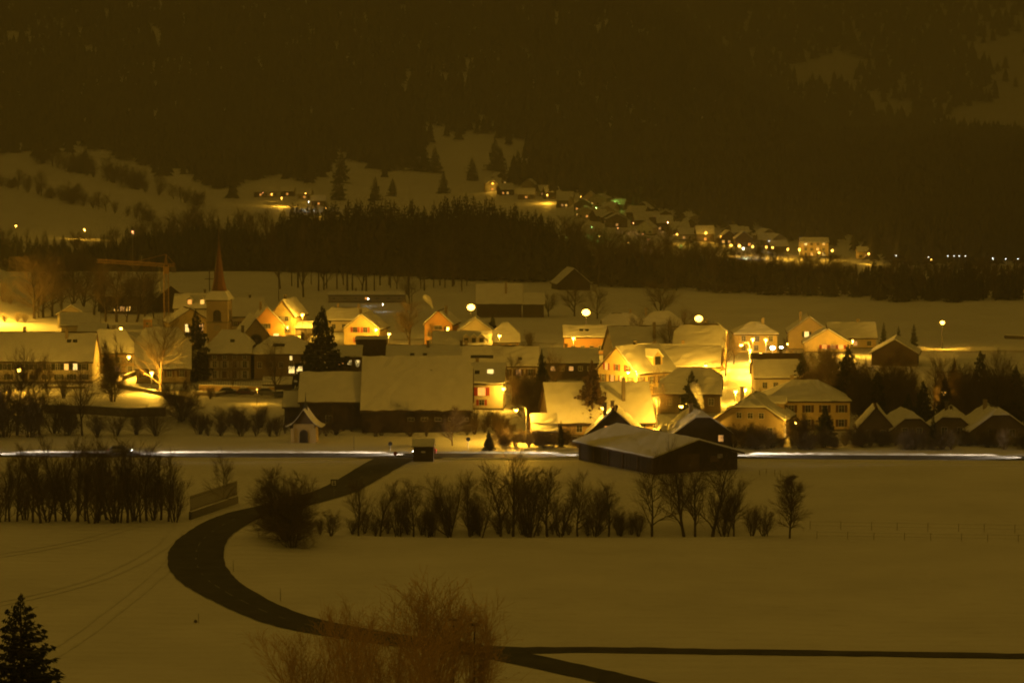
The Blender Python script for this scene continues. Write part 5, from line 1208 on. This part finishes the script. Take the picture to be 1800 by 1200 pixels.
GSH = []
for i in range(44):
    x = rg.uniform(190, 1420); b = rg.uniform(604, 735)
    GSH.append((x, b))
GSH.sort()
for i, (x, b) in enumerate(GSH):
    plant_px(rg.choice(['frostshrub', 'shrub', 'thicket']), 'shrub', nth(i) + ' garden shrub from the left among the village houses', 'shrub', x, b, b - rg.uniform(10, 26), 1.2, 'garden shrubs among the village houses')

# ------------------------------------------------------------------ dark wood behind the village
EDGE = ([-60, 200, 400, 480, 560, 840, 1000, 1200, 1400, 1500, 1600, 1860], [456, 466, 474, 478, 482, 494, 503, 513, 523, 528, 534, 530])
TOPS = ([-60, 0, 60, 130, 200, 260, 340, 420, 470, 520, 560, 600, 640, 700, 760, 800, 870, 920, 960, 1000, 1100, 1250, 1350, 1450, 1500, 1540, 1600, 1860], [402, 400, 408, 410, 402, 385, 372, 374, 384, 350, 356, 350, 340, 348, 350, 335, 342, 362, 372, 402, 424, 430, 442, 455, 462, 458, 462, 462])
cnt = {'left': 0, 'centre': 0, 'right': 0}
cand = []
r2 = random.Random(21)
for i in range(250):
    x = -40 + 1890 * (i + r2.random()) / 250
    e = np.interp(x, *EDGE); g = ground(x, e)
    Y = g.y + 4 + r2.random() ** 1.3 * 105; X = (x - 900) / F * Y
    top = np.interp(x, *TOPS) + abs(r2.gauss(0, 9)) * (.8 if i % 3 else 2.2)
    z = xz_at(x, top, Y)[1]; gz = hz(X, Y); h = min(max(z - gz, 6), 36)
    cand.append((x, X, Y, gz, h))
cand.sort()
for x, X, Y, gz, h in cand:
    sec = 'left' if x < 480 else 'centre' if x < 990 else 'right'
    dec = (sec == 'left' and r2.random() < .55) or (sec == 'right' and r2.random() < .6)
    lb = {'left': ' tree from the left in the mixed wood above the church field', 'centre': ' spruce from the left in the tall dark spruce wood at the centre', 'right': ' tree from the left in the dark wood right of the spruce wood'}[sec]
    kd = r2.choice(['slender', 'round']) if dec else 'wood'
    plant(kd, 'bare_tree' if dec else 'spruce_tree', nth(cnt[sec]) + lb, 'tree', (X, Y, gz), h * (r2.uniform(.9, 1.25) if sec == 'right' else 1), r2.uniform(.85, 1.35) * (1.3 if sec == 'right' else 1), {'left': 'mixed wood above the church field', 'centre': 'tall spruce wood at the centre', 'right': 'dark wood at right'}[sec]); cnt[sec] += 1
for i in range(30):
    x = 498 + i * 11.3 + r2.uniform(-6, 6); base = r2.uniform(500, 524) if x < 600 else r2.uniform(500, 515)
    plant_px('pine' if i % 3 else 'slender', 'pine_tree' if i % 3 else 'bare_tree', nth(i) + ' thin-trunked tree from the left in the grove behind the flat hut', 'tree', x, base, r2.uniform(395, 455), r2.uniform(.8, 1.2), 'thin-trunked grove behind the flat hut')

# ------------------------------------------------------------------ far wood as masses: every tree a small jagged spruce, joined
def tree_mass(name, label, P, Hs, m, seed, tiers=4, seg=6, wid=.29):
    r = np.random.default_rng(seed); n = len(P); tv = []; tf = []
    for t in range(tiers):
        z0 = .04 + .80 * t / tiers; z1 = min(1., z0 + 1.55 / tiers); R = wid * (1 - .8 * t / tiers)
        i = len(tv); tv.append((0, 0, z1))
        for j in range(seg * 2):
            a = math.pi * j / seg + t; q = R * (1.0 if j % 2 == 0 else .55); tv.append((q * math.cos(a), q * math.sin(a), z0 - (.02 if j % 2 == 0 else -.03)))
        for j in range(seg * 2): tf.append((i, i + 1 + j, i + 1 + (j + 1) % (seg * 2)))
    tv = np.array(tv); tf = np.array(tf); k = len(tv)
    an = r.uniform(0, 6.28, n); ws = r.uniform(.8, 1.3, n) * Hs
    c, s_ = np.cos(an)[:, None], np.sin(an)[:, None]
    jit = r.uniform(.8, 1.2, (n, k))
    x = (tv[None, :, 0] * c - tv[None, :, 1] * s_) * ws[:, None] * jit + P[:, 0:1]; y = (tv[None, :, 0] * s_ + tv[None, :, 1] * c) * ws[:, None] * jit + P[:, 1:2]
    z = tv[None, :, 2] * Hs[:, None] + P[:, 2:3]
    co = np.stack([x, y, z], -1).reshape(-1, 3); fc = (tf[None] + (np.arange(n) * k)[:, None, None]).reshape(-1, 3)
    me = bpy.data.meshes.new(name); fast_mesh(me, co, fc); me.materials.append(m)
    o = put(name, me); tag(o, label, 'forest', None, 'stuff'); return o
def inpoly(x, y, poly):
    ins = np.zeros(len(x), bool); j = len(poly) - 1
    for i in range(len(poly)):
        (xi, yi), (xj, yj) = poly[i], poly[j]
        ins ^= ((yi > y) != (yj > y)) & (x < (xj - xi) * (y - yi) / (yj - yi + 1e-9) + xi); j = i
    return ins
CLEAR = [[(560, 222), (585, 262), (640, 280), (700, 292), (735, 270), (742, 228), (768, 213), (800, 236), (850, 216), (900, 244), (938, 262), (934, 340), (800, 348), (600, 345), (415, 345), (418, 304), (560, 304), (572, 276)],
         [(60, 262), (130, 252), (205, 268), (300, 296), (365, 312), (420, 340), (420, 420), (-100, 420), (-100, 275)],
         [(1370, 100), (1500, 93), (1515, 150), (1570, 165), (1625, 180), (1612, 215), (1590, 218), (1530, 188), (1480, 158), (1420, 150), (1380, 128)],
         [(1675, 78), (1830, 46), (1830, 252), (1615, 240), (1640, 200), (1700, 180), (1752, 155), (1722, 108)]]
FOOT = ([-600, -60, 420, 421, 560, 930, 1030, 1100, 1200, 1300, 1420, 1540, 1600, 1860, 2500], [285, 285, 340, 345, 345, 322, 334, 348, 376, 400, 418, 436, 458, 458, 458])
def mask(X, Y, Z):
    zc = Y * CP - (Z - H) * SP; u = 900 + F * X / zc; v = 600 - F * (Y * SP + (Z - H) * CP) / zc
    rj = np.random.default_rng(77); u = u + rj.normal(0, 14, len(u)); v = v + rj.normal(0, 9, len(v)) + 5 * np.sin(u / 23.) + 4 * np.sin(u / 9.1)
    ok = v < np.interp(u, *FOOT)
    for p in CLEAR: ok &= ~inpoly(u, v, p)
    return ok
def forest():
    r = np.random.default_rng(5)
    n = 44000; Y = r.uniform(1330, 3500, n); U = r.uniform(-260, 2050, n); X = (U - 900) / F * Y; Z = height(X, Y); ok = mask(X, Y, Z)
    # thin out by area so that density is even
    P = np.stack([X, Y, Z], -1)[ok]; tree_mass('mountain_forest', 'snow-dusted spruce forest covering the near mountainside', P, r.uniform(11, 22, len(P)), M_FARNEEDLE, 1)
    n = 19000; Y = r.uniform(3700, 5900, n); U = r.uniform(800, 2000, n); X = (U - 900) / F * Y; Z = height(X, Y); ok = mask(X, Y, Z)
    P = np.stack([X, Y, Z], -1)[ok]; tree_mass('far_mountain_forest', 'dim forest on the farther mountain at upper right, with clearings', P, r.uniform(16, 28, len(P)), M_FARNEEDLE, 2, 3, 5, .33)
    # inside the dark wood: fill between the single trees
    n = 2600; U = r.uniform(-200, 2000, n); P = []; Hs = []
    for u in U:
        a, b, c = ray(u, np.interp(u, *EDGE)); t = -H / c; Y = b * t + 10 + r.random() * 190; X = (u - 900) / F * Y; z = hz(X, Y)
        zt = xz_at(u, np.interp(u, *TOPS) + 16, Y)[1]; h = min(max((zt - z) * r.uniform(.4, .95) ** .7, 3), 25); P.append((X, Y, z)); Hs.append(h)
    tree_mass('wood_interior', 'dense trees filling the inside of the dark wood behind the village', np.array(P), np.array(Hs), M_NEEDLEDARK, 3, 5, 6, .27)
forest()
# single spruces and hedgerow trees on the far slopes
r3 = random.Random(9)
for i, (x, b, tp) in enumerate(((128, 302, 262), (150, 305, 258), (532, 318, 258), (572, 300, 262), (600, 322, 265), (655, 290, 258), (728, 300, 240), (745, 302, 250), (765, 304, 256), (870, 300, 240), (880, 310, 258), (830, 318, 275), (595, 352, 300), (660, 352, 310), (780, 340, 300), (910, 322, 262), (690, 345, 312))):
    g = ground(x, b); z = xz_at(x, tp, g.y)[1]
    plant('wood', 'spruce_tree', nth(i) + ' spruce from the left standing apart on the far snowy slopes', 'tree', g, min(z - g.z, 34), 1.3, 'spruces standing apart on the far slopes')
k = 0
for (xa, ya), (xb, yb), n in (((60, 283), (345, 362), 22), ((-20, 322), (270, 392), 20)):
    for i in range(n):
        f = (i + r3.random()) / n; x, b = xa + (xb - xa) * f, ya + (yb - ya) * f; g = ground(x, b); z = xz_at(x, b - r3.uniform(20, 38), g.y)[1]
        plant(r3.choice(['round', 'dense', 'thicket']), 'hedgerow_tree', nth(i) + (' tree from the left in the upper' if ya < 300 else ' tree from the left in the lower') + ' hedgerow across the far left meadows', 'tree', g, z - g.z, 1.2, 'hedgerows across the far left meadows'); k += 1

# ------------------------------------------------------------------ village on the far hillside
ROW = ([840, 950, 1050, 1150, 1250, 1350, 1450, 1540], [330, 355, 392, 414, 428, 440, 450, 454])
def far_house(px, row, Wm, Dm, wh, rise, label, rot, wall, lit, axis, name='house', cat='house', rows=1, cols=3):
    g = ground(px, row)
    wins = [('F', cols, -.65, .65, 1.5 + 2.6 * q, 1.3, 1.3, {c: lit[(q * cols + c) % len(lit)] for c in range(cols) if lit[(q * cols + c) % len(lit)]}, None) for q in range(rows)]
    house(name, label, 0, 0, 0, 0, 0, Dm, rot, axis, 1, wall, wins, (), at=(g.x, g.y, g.z), size=(Wm, wh, rise), group='houses of the far hillside village', cat=cat)
spots = []; r4 = random.Random(33); tries = 0
while len(spots) < 46 and tries < 4000:
    tries += 1; px = r4.uniform(862, 1400); row = np.interp(px, *ROW) + r4.uniform(-30, 3) * (1.15 if 1030 < px < 1230 else .55); g = ground(px, row)
    if all((g - q[2]).length > 17 for q in spots): spots.append((px, row, g))
spots.sort(key=lambda q: q[0])
for i, (px, row, g) in enumerate(spots):
    lit = [r4.choice([None, None, None, None, 'red', 'dim', 'warm']) for _ in range(3)]
    far_house(px, row, r4.uniform(8, 12), r4.uniform(8, 11), r4.uniform(3, 5), r4.uniform(2.5, 4), nth(i) + ' house from the left in the village on the far hillside', r4.uniform(-25, 25), r4.choice(['dark', 'wood', 'dusk', 'cream', 'grey']), lit, r4.choice('xy'))
far_house(1432, 452, 14, 10, 7.4, 2, 'four-square lamplit apartment block at the right of the hillside village', 0, 'yellow', [None, 'warm', None, 'pale', None], 'x', 'apartment_block', 'building', 3, 4)
far_house(1522, 456, 8, 8, 4, 2, 'lamplit house at the right end of the hillside village', 0, 'yellow', [None, 'dim', 'warm'], 'x')
for i, (px, row) in enumerate(((458, 346), (476, 346), (535, 350), (560, 362), (505, 345))):
    far_house(px, row, 9, 8, 3.4, 3, nth(i) + ' house from the left in the hamlet at upper left', r4.uniform(-20, 20), r4.choice(['dark', 'cream', 'wood']), [None, 'red', None], 'x')
FL = [(462, 339, 'red', 60), (478, 341, 'sodium', 300), (495, 348, 'sodium', 2600), (537, 340, 'sodium', 200), (543, 354, 'white', 200), (573, 366, 'sodium', 900), (148, 403, 'sodium', 3500), (28, 397, 'sodium', 200), (233, 407, 'red', 150), (868, 309, 'red', 60), (866, 323, 'sodium', 1300),
      (962, 343, 'sodium', 3000), (1021, 346, 'sodium', 200), (1048, 365, 'green', 450), (1081, 355, 'green', 600), (1040, 399, 'green', 450), (968, 401, 'green', 200), (978, 413, 'green', 200), (1111, 368, 'red', 80), (1133, 381, 'red', 150), (1156, 380, 'red', 80), (1174, 390, 'red', 200), (1113, 392, 'red', 100),
      (1018, 402, 'red', 60), (1054, 416, 'sodium', 400), (1086, 401, 'red', 60), (1130, 412, 'red', 150), (1190, 412, 'sodium', 900), (1103, 427, 'sodium', 500), (1140, 421, 'red', 200), (1197, 432, 'green', 150), (1241, 409, 'sodium', 700), (1267, 415, 'sodium', 400), (1285, 431, 'sodium', 900),
      (1300, 432, 'sodium', 2600), (1307, 436, 'white', 1500), (1323, 433, 'sodium', 1200), (1347, 434, 'sodium', 1200), (1358, 435, 'sodium', 900), (1385, 438, 'sodium', 2200), (1405, 438, 'sodium', 1800), (1352, 424, 'white', 100), (1440, 444, 'sodium', 1200), (1463, 440, 'sodium', 2200), (1527, 446, 'sodium', 700),
      (1575, 449, 'white', 100), (1632, 452, 'white', 100), (1637, 456, 'sodium', 100), (1666, 450, 'white', 80), (1677, 450, 'white', 80), (1686, 450, 'white', 80), (1697, 450, 'white', 80), (1745, 454, 'white', 100), (1768, 455, 'white', 100), (1790, 455, 'white', 100), (500, 413, 'sodium', 150), (603, 413, 'red', 60)]
FL.sort()
for i, (px, py, gl, pw) in enumerate(FL):
    col = {'sodium': 'amber', 'red': 'dim orange', 'green': 'greenish', 'white': 'white'}[gl]
    Y = ground(px, py + 14).y
    if px > 1560 or py in (413,) and px < 700 or px in (233, 28): Y = 1135 if px < 1560 else 1300
    base = py + 5.0 * F / Y if Y > 1310 or px < 1560 else py + 6
    # tall enough pole to clear what stands before it
    g = ground(px, py + 5.5 * F / max(Y, 1500)) if Y > 1310 else None
    if g is None or g.y < 1280:
        x, z = xz_at(px, py, Y); g = Vector(((px - 900) / F * Y, Y, hz((px - 900) / F * Y, Y)))
    x, z = xz_at(px, py, g.y); hh = max(z - g.z, 2.)
    t = thing('street_lamp', nth(i) + f' from the left of the far lights across the valley, {col}', 'street lamp', (x, g.y, g.z), 0, 'far lights across the valley')
    b = MB(); b.tube([(0, 0, -.3), (0, 0, hh - .4)], .07, 5); b.build('pole', M_METAL, t)
    rr = (.55 if pw >= 700 else .40) if px < 1560 else .28
    put('lamp_globe', head_mesh(rr, M_GLOW[{'sodium': 'far', 'white': 'farwhite'}.get(gl, gl)]), t, (0, 0, hh))
    if pw >= 100:
        ld = bpy.data.lights.new('lamp_light', 'POINT'); ld.energy = pw * 5; ld.color = LCOL[gl]; ld.shadow_soft_size = .15
        lo = bpy.data.objects.new('lamp_light', ld); COL.objects.link(lo); lo.parent = t; lo.location = (0, -.05, hh - rr - .2)

# ------------------------------------------------------------------ chimney smoke and night haze
def smoke(px, base, pts, label):
    g = ground(px, base); b = MB(); P = []; R = []
    for x, y, r in pts:
        X, Z = xz_at(x, y, g.y); P.append((X - g.x, 0, Z - g.z)); R.append(r)
    t = b; b.tube(P, R, 10); m = bpy.data.materials.new('smoke'); m.use_nodes = True; n = m.node_tree.nodes; n.clear()
    o = n.new('ShaderNodeOutputMaterial'); v = n.new('ShaderNodeVolumePrincipled'); v.inputs['Density'].default_value = .35; v.inputs['Color'].default_value = (.8, .8, .8, 1); m.node_tree.links.new(v.outputs[0], o.inputs['Volume'])
    ob = b.build('smoke_plume', m); ob.location = g; tag(ob, label, 'smoke', None, 'stuff')
smoke(759, 612, [(759, 543, .3), (758, 536, .5), (755, 529, .8), (750, 524, .9), (744, 520, .6)], 'pale smoke rising from the ochre gable house chimney')
smoke(1236, 770, [(1236, 718, .3), (1232, 706, .6), (1228, 692, .9), (1221, 680, 1.0), (1216, 672, .6)], 'faint smoke plume drifting before the small spruce')
def haze():
    b = MB(); b.box(-3600, 3600, -60, 6080, -22, 560); m = bpy.data.materials.new('haze'); m.use_nodes = True; n = m.node_tree.nodes; n.clear()
    o = n.new('ShaderNodeOutputMaterial'); v = n.new('ShaderNodeVolumePrincipled'); v.inputs['Density'].default_value = HAZE_DENSITY; v.inputs['Color'].default_value = (*HAZE_COLOR, 1); v.inputs['Anisotropy'].default_value = .2
    m.node_tree.links.new(v.outputs[0], o.inputs['Volume'])
    ob = b.build('haze', m); ob['kind'] = 'stuff'; ob['label'] = 'thin amber night mist filling the valley'; ob['category'] = 'haze'
haze()
